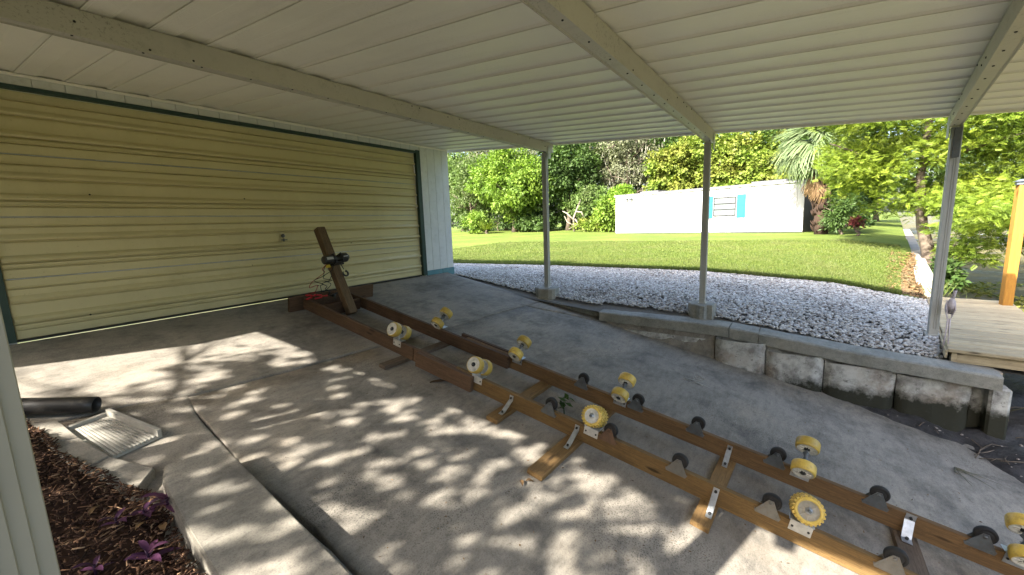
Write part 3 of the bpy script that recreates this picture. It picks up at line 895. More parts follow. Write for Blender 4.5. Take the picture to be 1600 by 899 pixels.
# ------------------------------------------------------------------ seawall beside the ramp
sw = empty('seawall', (5.85, 0.4, -1.9), 'cracked concrete seawall with mouldy white panels under a grey cap', 'seawall')
# cap: front edge line
CF = [(2.41, 5.755, -1.345), (0.70, 5.665, -1.360), (-0.541, 5.56, -1.478), (-1.63, 5.47, -1.537)]
def cap_at(y):
    ys_ = [c[0] for c in CF][::-1]
    return np.interp(y, ys_, [c[1] for c in CF][::-1]), np.interp(y, ys_, [c[2] for c in CF][::-1])
def cap_piece(ya, yb, seed, mi='cap'):
    """weathered cap segment from y=ya down to y=yb"""
    q = np.random.default_rng(seed)
    n = max(4, int(abs(ya-yb)/0.07))
    prof = [(0.0, -0.135), (0.0, -0.018), (0.012, -0.004), (0.03, 0.0), (0.17, 0.004), (0.31, 0.0), (0.335, -0.02), (0.335, -0.135)]
    vs = []; m = len(prof)
    for i in range(n+1):
        y = ya+(yb-ya)*i/n
        x, z = cap_at(y)
        for a, b in prof:
            vs.append((x+a+q.normal()*0.0025, y+q.normal()*(0.004 if i in (0, n) else 0), z+b+q.normal()*0.0022))
    fs = [(i*m+k, i*m+(k+1) % m, (i+1)*m+(k+1) % m, (i+1)*m+k) for i in range(n) for k in range(m)]
    fs += [tuple(range(m)), tuple(range(n*m+m-1, n*m-1, -1))]
    return MB().add(vs, fs)
cuts = [(2.40, 0.645), (0.632, 0.325), (0.314, -1.625)]
for i, (a, b) in enumerate(cuts):
    cap_piece(a, b, i).put('cap_beam', 'cap', sw)
def wall_panel(ya, yb, z1, seed, x=5.595, z0=-2.75, bulge=0.065):
    """one cast panel, edges rounded back"""
    q = np.random.default_rng(seed)
    nu, nv = 14, 12
    vs = []
    for i in range(nu):
        u = i/(nu-1)
        for j in range(nv):
            v = j/(nv-1)
            e = (1-(2*u-1)**8)
            vs.append((x+0.03*(1-e)-bulge*e*(0.4+0.6*math.sin(math.pi*min(1, v*1.2+0.2)))+q.normal()*0.007, ya+(yb-ya)*u, z0+(z1-z0)*v))
    fs = [(i*nv+j, (i+1)*nv+j, (i+1)*nv+j+1, i*nv+j+1) for i in range(nu-1) for j in range(nv-1)]
    k = len(vs)
    vs += [(x+0.16, ya, z0), (x+0.16, yb, z0), (x+0.16, yb, z1), (x+0.16, ya, z1)]
    c00, c10, c11, c01 = 0, (nu-1)*nv, nu*nv-1, nv-1
    fs += [(c00, c01, k+3, k), (c10, k+1, k+2, c11), (k, k+3, k+2, k+1)]
    o = MB().add(vs, fs).put('wall_panel', 'seawall', sw)
    for p_ in o.data.polygons: p_.use_smooth = True
wall_panel(0.78, 0.236, -1.512, 1)
wall_panel(0.228, -0.322, -1.592, 2)
wall_panel(-0.330, -0.924, -1.635, 3)
wall_panel(-0.932, -1.468, -1.668, 4)
MB().box(5.56, 5.72, -1.72, -1.575, -2.8, -1.672, c=0.02).put('pile', 'seawall', sw)
MB().box(5.70, 5.80, -1.68, 2.40, -2.8, -1.56).put('backing_wall', 'seawall', sw)
# worn concrete apron left under the cap (upper part)
q = np.random.default_rng(3); vs = []
prof = [(0.0, 0.0), (0.0, 1.0), (0.2, 1.0), (0.2, 0.0)]
n = 26
for i in range(n+1):
    y = 2.39-(2.39-0.795)*i/n
    x, z = cap_at(y)
    x += 0.03; zt = z-0.133; zb = rz(y)-0.03
    xo = 0.05+0.10*np.clip((2.3-y)/1.5, 0, 1)
    for a, b in ((-xo*0.55, 0), (-xo*0.12, 0.55), (0.0, 0.93), (0.01, 1.0), (0.2, 1.0), (0.2, 0)):
        vs.append((x+a+q.normal()*0.006, y, zb+(zt-zb)*b+q.normal()*0.004))
fs = [(i*6+k, i*6+(k+1) % 6, (i+1)*6+(k+1) % 6, (i+1)*6+k) for i in range(n) for k in range(6)]+[tuple(range(6)), tuple(range(n*6+5, n*6-1, -1))]
MB().add(vs, fs).put('footing_apron', 'ramp', sw)
# low kerb continuing up to the garage slab
kb = empty('kerb', (5.92, 3.0, -1.3), 'low tapering concrete kerb between ramp slab and white stones', 'kerb')
for ya, yb in ((3.62, 2.935), (2.925, 2.47)):
    vs = []
    n = 8
    for i in range(n+1):
        y = ya+(yb-ya)*i/n
        zt = np.interp(y, [2.42, 3.62], [-1.352, -1.236]); zb = rz(y)-0.1
        for a, b in ((5.885, zb), (5.875, zt-0.012), (5.887, zt), (5.975, zt), (5.985, zt-0.02), (5.985, zb)):
            vs.append((a, y, b))
    fs = [(i*6+k, i*6+(k+1) % 6, (i+1)*6+(k+1) % 6, (i+1)*6+k) for i in range(n) for k in range(6)]+[tuple(range(6)), tuple(range(n*6+5, n*6-1, -1))]
    MB().add(vs, fs).put('kerb_stone', 'cap', kb)

# ------------------------------------------------------------------ gravel stones
ico = bmesh.new(); bmesh.ops.create_icosphere(ico, subdivisions=1, radius=1.0)
ico.verts.index_update()
IV = np.array([v.co[:] for v in ico.verts]); IF = np.array([[v.index for v in f.verts] for f in ico.faces]); ico.free()
def stones(name, P, size, mat, label_kind='stuff', seed=1, flat=0.6, var=None, **k):
    r = np.random.default_rng(seed)
    n = len(P)
    sc = size[:, None]*np.stack([0.75+0.6*r.random(n), 0.6+0.4*r.random(n), flat*(0.7+0.5*r.random(n))], 1)
    a = r.random(n)*2*np.pi; t = r.normal(size=n)*0.35
    ca, sa, ct, st = np.cos(a), np.sin(a), np.cos(t), np.sin(t)
    Vv = IV[None]*(1+0.22*r.normal(size=(n, len(IV), 1)))*sc[:, None, :]
    x, y, z = Vv[..., 0], Vv[..., 1], Vv[..., 2]
    y, z = y*ct[:, None]-z*st[:, None], y*st[:, None]+z*ct[:, None]
    x, y = x*ca[:, None]-y*sa[:, None], x*sa[:, None]+y*ca[:, None]
    Vv = np.stack([x, y, z], -1)+P[:, None, :]
    F = (IF[None]+(np.arange(n)*len(IV))[:, None, None]).reshape(-1, 3)
    if var is None: var = r.random(n)
    return place(name, npmesh(name, Vv.reshape(-1, 3), F, np.repeat(var, len(IV)), smooth=True), mat, kind=label_kind, **k)
n = 58000
gx = 5.80+RNG.random(n)**1.1*3.3; gy = -1.85+RNG.random(n)*11.0
keep = gx > 0
keep &= ~((np.hypot(gx-6.08, gy-3.46) < 0.19) | (np.hypot(gx-6.09, gy-1.03) < 0.165))
keep &= ~((gx < 6.16) & (gy > 5.5))
keep &= (gx < 9.03) & (gy > -1.28-(gx-5.75)*0.139)
keep &= gx > np.where(gy < 2.45, np.interp(gy, [-1.67, -0.555, 0.72, 2.47], [5.815, 5.905, 6.01, 6.10]), 5.99)
gx, gy = gx[keep], gy[keep]
gzv = gz(gx, gy)+RNG.random(len(gx))*0.014
pn = np.sin(gx*2.1+gy*1.3)*np.sin(gx*0.9-gy*2.7)
vr = np.clip(RNG.random(len(gx))**0.8-0.35*(pn > 0.72)*RNG.random(len(gx)), 0, 1)
stones('gravel', np.stack([gx, gy, gzv], 1), 0.013+0.013*RNG.random(len(gx)), 'stone', var=vr, label='white river stones spread between the ramp and the lawn')

# ------------------------------------------------------------------ lawn blades (near part)
n = 120000
bxx = 8.95+RNG.random(n)**2.0*9.0; u = RNG.random(n)
ylo = lawn_right(bxx)+0.25
byy = ylo+(12.5-ylo)*u**1.2
bz = lz(bxx, byy)
hgt = 0.035+0.035*RNG.random(n)+np.where(bxx < 9.2, 0.03*RNG.random(n), 0)
D = RNG.normal(size=(n, 3))*0.45+np.array([0, 0, 1.0])
V, F, vv = leaves(np.stack([bxx, byy, bz-0.005], 1), D, RNG.normal(size=(n, 3)), hgt, 0.007+0.006*(bxx-9)/6, np.clip(RNG.random(n), 0, 1), 0.05)
place('grass', npmesh('grass', V, F, vv), 'grass', kind='stuff', label='mown bright green lawn grass beyond the white stones')

# ------------------------------------------------------------------ wooden boat cradle on the ramp
cr = empty('boat_cradle', (3.0, 1.8, rz(1.8)), 'long wooden boat launching cradle of two rails with rollers and a winch', 'boat cradle')
def plank(name, x0, x1, ya, yb, h0, h1, mat, c=0.003, parent=cr, rot=0.0, tilt=0.0, **k):
    """plank lying along the ramp from y=ya (uphill) to y=yb"""
    ym = (ya+yb)/2; L = abs(ya-yb)/math.cos(ALPHA)
    T = cradle((x0+x1)/2, ym, (h0+h1)/2) @ Matrix.Rotation(rot, 4, 'Z') @ Matrix.Rotation(math.radians(90), 4, 'Z')
    MB().box(-L/2, L/2, -(x1-x0)/2, (x1-x0)/2, -(h1-h0)/2, (h1-h0)/2, c=c).put(name, mat, parent, T, **k)
def cross(name, xa, xb, y, w, h0, h1, mat, dy=0.0, **k):
    """timber lying across the rails"""
    xm = (xa+xb)/2; L = math.hypot(xb-xa, dy)
    T = cradle(xm, y, (h0+h1)/2) @ Matrix.Rotation(math.atan2(dy, xb-xa), 4, 'Z')
    return MB().box(-L/2, L/2, -w/2, w/2, -(h1-h0)/2, (h1-h0)/2, c=0.003).put(name, mat, cr, T, **k)
R0, R1 = 0.040, 0.176
plank('rail', 2.702, 2.742, 5.02, 3.10, R0, R1, 'oldwood')
plank('rail', 2.702, 2.742, 3.095, 2.56, R0, R1, 'oldwood')
plank('sister_plank', 2.660, 2.700, 3.02, 2.33, R0-0.012, R1-0.002, 'oldwood')
plank('rail', 2.704, 2.744, 2.555, -2.3, R0, R1, 'newwood')
plank('rail', 3.276, 3.316, 5.00, 2.36, R0, R1, 'oldwood')
plank('sister_plank', 3.362, 3.400, 3.05, 2.42, R0-0.004, R1+0.008, 'darkwood')
plank('rail', 3.319, 3.359, 2.95, -2.3, R0, R1, 'midwood')
cross('end_board', 2.56, 3.78, 5.09, 0.040, 0.0, 0.185, 'oldwood')
cross('cross_tie', 2.75, 3.27, 4.80, 0.09, 0.02, 0.06, 'darkwood')
cross('winch_block', 2.745, 3.274, 4.70, 0.04, 0.02, 0.16, 'darkwood')
cross('cross_tie', 2.43, 3.40, 3.22, 0.09, 0.0, 0.038, 'greywood')
cross('cross_tie', 2.47, 3.42, 1.95, 0.11, 0.0, 0.038, 'tiewood')
cross('cross_tie', 2.16, 3.40, 1.34, 0.12, 0.0, 0.038, 'tiewood', dy=-0.05)
cross('cross_tie', 2.47, 3.40, 0.37, 0.11, 0.0, 0.038, 'tiewood', dy=-0.05)
cross('cross_tie', 2.76, 3.42, -0.66, 0.12, 0.0, 0.038, 'greywood')
def strap(xr, hr, xt, y, w=0.036, mat='galv', label=None):
    """bent flat bar from the rail face down to a tie"""
    mb = MB()
    pts = [(xr, hr+0.03), (xr, hr-0.012), (xt, 0.045), (xt+(0.045 if xt > xr else -0.045), 0.042)]
    th = 0.004 if xt > xr else -0.004
    vs = []
    for (x_, h_) in pts:
        for dy in (-w/2, w/2):
            vs.append((x_, dy, h_)); vs.append((x_+th, dy, h_+0.004))
    fs = []
    for i in range(3):
        a = i*4; b = a+4
        fs += [(a, a+2, b+2, b), (a+1, b+1, b+3, a+3), (a, b, b+1, a+1), (a+2, a+3, b+3, b+2)]
    fs += [(0, 1, 3, 2), (12, 14, 15, 13)]
    mb.add(vs, fs)
    for (x_, h_) in ((xr+th*1.1, hr+0.01), (xt+th*4, 0.05)):
        mb.lathe([(0.0, -0.012), (0.009, -0.012), (0.009, 0.006)], 6, mi=1, T=Matrix.Translation((x_, 0, h_)) @ (Matrix.Rotation(0 if xt < xr else math.pi, 4, 'Z') if h_ > 0.06 else Matrix.Rotation(math.radians(90), 4, 'Y')))
    mb.put('tie_strap', [mat, 'darksteel'], cr, cradle(0, y, 0), label=label)
strap(2.701, 0.125, 2.60, 1.93)
strap(2.701, 0.130, 2.585, 1.33)
strap(2.701, 0.135, 2.60, 0.365)
strap(3.318, 0.125, 3.235, 0.36)
strap(3.318, 0.150, 3.262, -0.655, 0.05)
# roller prototypes -----------------------------------------------------
def wheel_mesh(kind):
    mb = MB()
    R, Wd = 0.073, 0.036
    prof = [(0.013, -Wd), (0.013, -Wd+0.006), (0.049, -Wd+0.010), (0.052, -Wd), (0.062, -Wd-0.001), (R-0.004, -Wd+0.003), (R, -Wd+0.012), (R+0.001, 0.0), (R, Wd-0.012), (R-0.004, Wd-0.003), (0.062, Wd+0.001), (0.052, Wd), (0.049, Wd-0.010), (0.013, Wd-0.006), (0.013, Wd)]
    if kind == 'smooth':
        mis = [1, 1, 1, 1, 0, 0, 0, 0, 0, 0, 1, 1, 1, 1]
        mb.lathe(prof, 32, mis=mis)
    else:
        mis = [1, 1, 1, 0, 0, 0, 0, 0, 0, 0, 0, 1, 1, 1]
        mb.lathe(prof, 32, mis=mis)
        nr = 22
        for k in range(nr):      # raised tread lugs in two offset rows
            for row in (-1, 1):
                a = 2*math.pi*(k+(0.5 if row > 0 else 0))/nr
                T = Matrix.Rotation(a, 4, 'X')
                mb.box(row*Wd*0.5-0.015, row*Wd*0.5+0.015, -0.0062, 0.0062, R-0.004, R+0.0065, mi=0, c=0.0018, T=T)
    for sx in (-1, 1):           # spokes and axle nut
        for k in range(8):
            T = Matrix.Rotation(2*math.pi*k/8, 4, 'X')
            mb.box(sx*(Wd-0.004)-0.003, sx*(Wd-0.004)+0.003, -0.0022, 0.0022, 0.012, 0.051, mi=1, T=T)
        mb.lathe([(0.0, sx*(Wd+0.008)), (0.010, sx*(Wd+0.008)), (0.011, sx*(Wd+0.002)), (0.019, sx*(Wd+0.001)), (0.019, sx*(Wd-0.008))], 10, mi=2)
    return mb.mesh('roller_wheel')
WM = {}
for nm, mats_ in (('smooth', ('yellow', 'hub', 'darksteel')), ('ribbed', ('yellow', 'hubgrey', 'galv'))):
    WM[nm] = wheel_mesh(nm)
    for m_ in mats_: WM[nm].materials.append(M[m_])
WM['ribwhite'] = WM['ribbed'].copy(); WM['ribwhite'].materials[1] = M['hub']
def roller_bracket(face):
    """angle plate on the rail face, upright stem and axle spool; face = -1 near face, +1 far"""
    mb = MB()
    mb.box(-0.004, 0.0, -0.056, 0.056, -0.055, 0.010, mi=0, c=0.0015)       # plate on the face
    mb.box(-0.004, 0.060, -0.062, 0.062, 0.010, 0.0145, mi=1, c=0.0015)     # flange on top
    mb.box(0.010, 0.032, -0.014, 0.014, 0.0145, 0.095, mi=1, c=0.002)       # stem
    for sy in (-1, 1):
        mb.lathe([(0.0, -0.0095), (0.006, -0.009), (0.007, -0.004)], 8, mi=2, T=Matrix.Translation((0, sy*0.040, -0.025)))
    return mb.mesh('roller_bracket')
RB = {}
RBpl = roller_bracket(1)
for m_ in ('whitetag', 'galv', 'darksteel'): RBpl.materials.append(M[m_])
RBst = RBpl.copy(); RBst.materials[0] = M['galv']
def axle_mesh():
    mb = MB(); mb.lathe([(0.0, -0.125), (0.008, -0.125), (0.008, -0.042), (0.022, -0.024), (0.011, -0.008), (0.011, 0.008), (0.022, 0.024), (0.008, 0.042), (0.008, 0.125), (0.0, 0.125)], 14)
    return mb.mesh('axle')
AX = axle_mesh(); AX.materials.append(M['dullsteel'])
def roller(side, y, tilt, kind, tagm, spin=0.0, hgt=0.277, yaw=0.0, sep=0.074):
    xf = 2.7015 if side < 0 else 3.317
    base = cradle(xf, y, R1)
    br = place('roller_bracket', RBpl if tagm else RBst, None, cr, base)
    c = cradle(xf+0.021, y, hgt) @ Matrix.Rotation(yaw, 4, 'Z') @ Matrix.Rotation(tilt, 4, 'Y')
    place('axle', AX, None, br, c)
    for k, o in enumerate((-sep, sep)):
        place('roller_wheel', WM[kind], None, br, c @ Matrix.Translation((o, 0, 0)) @ Matrix.Rotation(spin+k*0.4, 4, 'X'))
TN, TF = math.radians(27), math.radians(-35)
for y, kd, tg in ((3.33, 'smooth', True), (2.30, 'smooth', True), (1.22, 'ribwhite', True), (-0.08, 'ribbed', True), (-1.11, 'ribbed', True)):
    roller(-1, y, TN, kd, tg, y, sep=0.074 if kd == 'smooth' else 0.050)
for y in (3.33, 2.28, 1.22, -0.08, -1.11):
    roller(1, y, TF, 'smooth', False, y, hgt=0.285, sep=0.080 if y > 1 else 0.092)
def caster_plate():
    mb = MB()
    def plate(x0, x1):
        out = [(-0.068, 0.0), (-0.062, -0.014), (0.062, -0.014), (0.070, -0.002), (0.013, 0.094), (-0.013, 0.096)]
        mb.extrude(out, 'x', x0, x1, mi=0)
    plate(-0.0045, 0.0); plate(0.040, 0.0445)
    mb.box(0.0, 0.040, -0.070, 0.070, 0.002, 0.006, mi=0)
    for sy, sz in ((-0.047, 0.002), (0.049, 0.0)):
        mb.lathe([(0.0, -0.0052), (0.008, -0.0052), (0.009, -0.0046)], 8, mi=1, T=Matrix.Translation((0, sy, sz)))
    mb.lathe([(0.0, -0.014), (0.009, -0.012), (0.010, -0.0045)], 8, mi=2, T=Matrix.Translation((0, 0.0, 0.078)))
    return mb.mesh('caster_bracket')
CBm = {}
base_cb = caster_plate()
for nm in ('dullsteel', 'palesteel', 'ruststeel'):
    me = base_cb.copy(); me.materials.clear()
    for m_ in (nm, 'darksteel', 'galv'): me.materials.append(M[m_])
    CBm[nm] = me
def cw_mesh():
    mb = MB()
    mb.lathe([(0.012, -0.016), (0.026, -0.016), (0.029, -0.011), (0.031, -0.016), (0.039, -0.015), (0.044, -0.009), (0.044, 0.009), (0.039, 0.015), (0.031, 0.016), (0.029, 0.011), (0.026, 0.016), (0.012, 0.016)], 26)
    return mb.mesh('caster_wheel')
CW = cw_mesh(); CW.materials.append(M['rubber'])
def caster(xf, y, mat, h=0.150):
    b = place('caster_bracket', CBm[mat], None, cr, cradle(xf, y, h))
    place('caster_wheel', CW, None, b, cradle(xf+0.020, y-0.006, h+0.080) @ Matrix.Scale(1.16, 4))
for y, mt in ((1.58, 'dullsteel'), (1.09, 'ruststeel'), (0.61, 'palesteel'), (0.085, 'palesteel'), (-0.475, 'palesteel'), (-0.98, 'palesteel')):
    caster(2.6985, y, mt)
for y in (1.585, 1.085, 0.61, 0.075, -0.485, -0.96):
    caster(3.3135, y, 'dullsteel')
# winch post, winch, wires and clips
pA = Vector((3.07, 4.56, -1.04)); pB = Vector((3.03, 5.03, 0.03))
zax = (pB-pA).normalized(); xax = Vector((1, 0, 0)); xax = (xax-zax*xax.dot(zax)).normalized(); yax = zax.cross(xax)
PL = (pB-pA).length
Tp = Matrix(((zax.x, xax.x, yax.x, pA.x), (zax.y, xax.y, yax.y, pA.y), (zax.z, xax.z, yax.z, pA.z), (0, 0, 0, 1)))
wp = MB().box(0, PL, -0.055, 0.055, -0.050, 0.050, c=0.006).put('winch_post', 'postwood', cr, Tp)
wpos = pA+zax*(PL*0.60)-yax*0.045
Tw = Matrix(((xax.x, zax.x, -yax.x, wpos.x), (xax.y, zax.y, -yax.y, wpos.y), (xax.z, zax.z, -yax.z, wpos.z), (0, 0, 0, 1))) @ Matrix.Scale(1.2, 4)
# local: x across, y up the post, z out from its front face
mb = MB()
mb.box(-0.10, 0.10, -0.055, 0.045, 0.0, 0.008, mi=0, c=0.002)
mb.lathe([(0.0, -0.150), (0.036, -0.150), (0.043, -0.144), (0.043, -0.045), (0.036, -0.040), (0.036, -0.02)], 20, mi=0, T=Matrix.Translation((0, 0.0, 0.055)))
mb.lathe([(0.040, -0.035), (0.040, -0.030), (0.022, -0.029), (0.022, 0.035), (0.040, 0.036), (0.040, 0.042)], 20, mi=0, T=Matrix.Translation((0, 0, 0.055)))
mb.lathe([(0.0, 0.040), (0.046, 0.042), (0.050, 0.050), (0.050, 0.110), (0.044, 0.118), (0.026, 0.122), (0.024, 0.140), (0.0, 0.142)], 20, mi=0, T=Matrix.Translation((0, 0.004, 0.055)))
mb.box(-0.13, -0.06, -0.013, 0.014, 0.0965, 0.0995, mi=1)
mb.box(0.055, 0.105, -0.004, 0.004, 0.103, 0.107, mi=1)
for sx in (-1, 1):
    mb.box(sx*0.042-0.005, sx*0.042+0.005, -0.05, 0.05, 0.006, 0.10, mi=0, c=0.002)
mb.box(-0.05, 0.05, -0.055, -0.040, 0.02, 0.09, mi=0, c=0.003)
win = mb.put('winch', ['black', 'greystick'], wp, Tw)
MB().box(-0.135, -0.085, -0.075, -0.045, 0.03, 0.036).put('warning_tag', 'yellowtag', wp, Tw)
# hook and short strap hanging below the winch
hk = MB()
h0 = wpos-zax*0.06-yax*0.055+xax*0.03
pts = [h0, h0-zax*0.09-yax*0.012+xax*0.012]
hk.ring_tube(pts, 0.005, 6)
hc = h0-zax*0.145-yax*0.012+xax*0.014
ring = [hc+(zax*math.cos(a)+xax*math.sin(a))*0.034 for a in np.linspace(0.3, 5.6, 12)]
hk.ring_tube(ring, [0.014]+[0.012]*9+[0.009, 0.006], 8)
hk.put('winch_hook', 'black', wp)
def wire(seed, a, b, mat, n=9, wild=0.07, r=0.0042):
    q = random.Random(seed)
    a = Vector(a); b = Vector(b); pts = []
    for i in range(n):
        t = i/(n-1)
        k = math.sin(math.pi*t)
        pts.append(a.lerp(b, t)+Vector((q.uniform(-1, 1)*wild*k-0.05*k, q.uniform(-1, 1)*wild*0.4*k, q.uniform(-.4, .4)*wild*k-0.05*k)))
    # smooth
    P2 = []
    for i in range(len(pts)-1):
        p0 = pts[max(i-1, 0)]; p1 = pts[i]; p2 = pts[i+1]; p3 = pts[min(i+2, len(pts)-1)]
        for t in (0, .25, .5, .75):
            P2.append(0.5*((2*p1)+(p2-p0)*t+(2*p0-5*p1+4*p2-p3)*t*t+(3*p1-p0-3*p2+p3)*t**3))
    P2.append(pts[-1])
    MB().ring_tube(P2, r, 6).put('wire', mat, wp)
wa = Tw @ Vector((-0.11, -0.03, 0.05)); wb = Tw @ Vector((-0.05, -0.05, 0.05))
wire(1, wa, (2.80, 4.86, -0.80), 'blackwire', wild=0.08)
wire(2, wb, (2.90, 4.84, -0.76), 'blackwire', wild=0.12)
wire(3, wb, (2.93, 4.80, -0.74), 'blackwire', n=9, wild=0.09)
wire(4, wa, (2.72, 4.93, -0.80), 'redwire', wild=0.12)
wire(5, (2.95, 4.82, -0.76), (3.16, 4.88, -0.78), 'blackwire', wild=0.03, r=0.009)
# battery clips: red jaws lying on the end of the near rail
for i, (cx_, cy_, ang, mt) in enumerate(((2.76, 4.90, 0.3, 'red'), (2.86, 4.84, -0.5, 'red'), (2.99, 4.80, 1.2, 'black'))):
    mb = MB()
    for sgn in (-1, 1):
        T = Matrix.Translation((cx_, cy_, rz(cy_)+0.215)) @ Matrix.Rotation(ang, 4, 'Z') @ Matrix.Rotation(sgn*0.16, 4, 'Y')
        mb.box(-0.085, 0.0, -0.014, 0.014, -0.008+sgn*0.012, 0.008+sgn*0.012, c=0.004, T=T)
        mb.box(0.0, 0.065, -0.010, 0.010, -0.004+sgn*0.004, 0.004+sgn*0.004, c=0.002, T=T)
    mb.put('battery_clip', mt, wp, label=('red' if mt == 'red' else 'black')+' battery clip on the winch wires')

# ------------------------------------------------------------------ dock
DA = Vector((5.76, -1.31, -1.385)); DB = Vector((9.22, -1.80, -1.385))
du = (DB-DA).normalized(); dv = Vector((du.y, -du.x, 0))   # along, and towards the canal
dk = empty('dock', DA[:], 'pale weathered wooden boat dock of narrow boards beside the seawall', 'dock')
def dock_T(u_, v_, z_): 
    o = DA+du*u_+dv*v_+Vector((0, 0, z_))
    return Matrix(((dv.x, du.x, 0, o.x), (dv.y, du.y, 0, o.y), (0, 0, 1, o.z), (0, 0, 0, 1)))
q = random.Random(4)
u_ = 0.0
W_ = 0.86
LEN = (DB-DA).length
while u_ < LEN-0.1:
    wd = 0.138
    wid = W_ if u_ > 0.9 else W_+0.35
    MB().box(-wid/2, wid/2, -wd/2, wd/2, -0.019, 0.019, c=0.007).put('deck_board', 'dockwood', dk, dock_T(u_+wd/2, wid/2+q.uniform(-.006, .006), -0.019+q.uniform(-.002, .002)) @ Matrix.Rotation(q.uniform(-.004, .004), 4, 'Z'))
    u_ += wd+0.014
for v_ in (0.05, W_-0.05):
    MB().box(-0.019, 0.019, -LEN/2+0.04, LEN/2-0.02, -0.07, 0.07, c=0.002).put('joist', 'dockwood', dk, dock_T(LEN/2, v_, -0.11))
MB().box(-0.55, 0.55, -0.019, 0.019, -0.05, 0.05, c=0.002).put('joist', 'dockwood', dk, dock_T(0.06, 0.62, -0.092))
MB().box(-0.02, 0.0, -LEN/2, LEN/2, -0.045, 0.035, c=0.002).put('side_board', 'dockwood', dk, dock_T(LEN/2, -0.001, -0.055))
for uu in (1.2, 3.2):
    MB().box(-0.045, 0.045, -0.045, 0.045, -1.6, 0.0, c=0.004).put('pile', 'greywood', dk, dock_T(uu, W_-0.06, -0.06))
pb = DA+du*2.98+dv*(W_+0.01)
dp = MB().box(-1.0, 1.70, -0.053, 0.053, -0.053, 0.053, c=0.006).put('dock_post', 'orangewood', dk, Matrix.Translation((8.73, -2.50, -1.42)) @ Matrix.Rotation(math.radians(-90), 4, 'Y') @ Matrix.Rotation(math.radians(8), 4, 'X'))
mb = MB()
zt = 0.285
mb.box(-0.085, 0.085, -0.085, 0.085, 0.0, 0.055, mi=0, c=0.006)
mb.box(-0.082, 0.082, -0.0865, -0.0855, 0.018, 0.04, mi=1)
mb.box(-0.0865, -0.0855, -0.06, -0.01, 0.018, 0.04, mi=1)
mb.box(-0.0865, -0.0855, 0.01, 0.06, 0.018, 0.04, mi=1)
vs = [(-0.115, -0.115, 0.055), (0.115, -0.115, 0.055), (0.115, 0.115, 0.055), (-0.115, 0.115, 0.055), (-0.05, -0.05, 0.095), (0.05, -0.05, 0.095), (0.05, 0.05, 0.095), (-0.05, 0.05, 0.095)]
mb.add(vs, [(3, 2, 1, 0), (0, 1, 5, 4), (1, 2, 6, 5), (2, 3, 7, 6), (3, 0, 4, 7), (4, 5, 6, 7)])
mb.put('post_cap', ['solar', 'glass'], dp, Matrix.Translation((8.73, -2.50, zt-0.002)) @ Matrix.Scale(0.80, 4) @ Matrix.Rotation(math.radians(-8), 4, 'Z'))
# wading-bird ornament by the end post
hb = empty('bird_ornament', (5.97, -1.33, -1.46), 'slim wading bird garden ornament with black tip beside the end post', 'garden ornament')
hx, hy = 5.97, -1.335
MB().ring_tube([(hx-0.02, hy+0.010, -1.01), (hx, hy-0.002, -1.07), (hx+0.01, hy-0.010, -0.98), (hx+0.006, hy-0.014, -0.92), (hx, hy-0.02, -0.86)][:1]+[(hx, hy, -1.13), (hx, hy, -1.06), (hx+0.004, hy-0.004, -0.98), (hx+0.006, hy-0.008, -0.925), (hx+0.006, hy-0.012, -0.905)][1:], [0.004, 0.026, 0.036, 0.022, 0.011], 10).put('body', 'statue', hb)
MB().ring_tube([(hx+0.006, hy-0.012, -0.92), (hx+0.006, hy-0.018, -0.87), (hx+0.004, hy-0.022, -0.825)], [0.014, 0.013, 0.015], 8).put('neck', 'statue', hb)
MB().ring_tube([(hx+0.004, hy-0.022, -0.826), (hx+0.004, hy-0.023, -0.812)], [0.015, 0.013], 8).put('crown_tip', 'black', hb)
for sy in (-1, 1):
    MB().ring_tube([(hx, hy+sy*0.006, -1.12), (hx-0.005, hy+sy*0.012, -1.28), (hx, hy+sy*0.020, -1.49)], [0.008, 0.006, 0.006], 6).put('leg', 'statue', hb)
    mb = MB()
    P_ = [(hx+0.0, hy+sy*0.026, -0.93), (hx-0.03, hy+sy*0.030, -1.02), (hx, hy+sy*0.010, -1.12), (hx+0.02, hy+sy*0.030, -1.02)]
    P2 = [(a, b+sy*0.008, c) for a, b, c in P_]
    mb.add(P_+P2, [(0, 1, 2, 3), (7, 6, 5, 4), (0, 4, 5, 1), (1, 5, 6, 2), (2, 6, 7, 3), (3, 7, 4, 0)]).put('wing', 'statue', hb)

# ------------------------------------------------------------------ canal seawall of the lawn
cw = empty('canal_wall', (16, -2.8, -1.4), 'pale capped canal seawall along the lawn edge', 'seawall')
xa = 10.4
while xa < 34:
    xb = min(xa+2.4, 34)
    vs = []
    for x_ in (xa+0.01, xb-0.01):
        yr = float(lawn_right(x_)); z_ = min(-1.12, -1.31+(x_-10.4)*0.013)
        for a, b in ((0.03, -0.12), (0.03, -0.01), (0.02, 0.0), (-0.24, 0.0), (-0.25, -0.01), (-0.25, -0.12)):
            vs.append((x_, yr+a, z_+b))
    fs = [(k, (k+1) % 6, 6+(k+1) % 6, 6+k) for k in range(6)]+[tuple(range(6)), tuple(range(11, 5, -1))]
    MB().add(vs, fs).put('cap_slab', 'canalcap', cw)
    vs = []
    for x_ in (xa+0.015, xb-0.015):
        yr = float(lawn_right(x_)); z_ = min(-1.12, -1.31+(x_-10.4)*0.013)-0.121
        vs += [(x_, yr-0.18, z_), (x_, yr-0.20, -2.9), (x_, yr-0.06, -2.9), (x_, yr-0.06, z_)]
    MB().add(vs, [(0, 1, 5, 4), (1, 2, 6, 5), (2, 3, 7, 6), (3, 0, 4, 7), (0, 3, 2, 1), (4, 5, 6, 7)]).put('wall_panel', 'seawall', cw)
    xa = xb
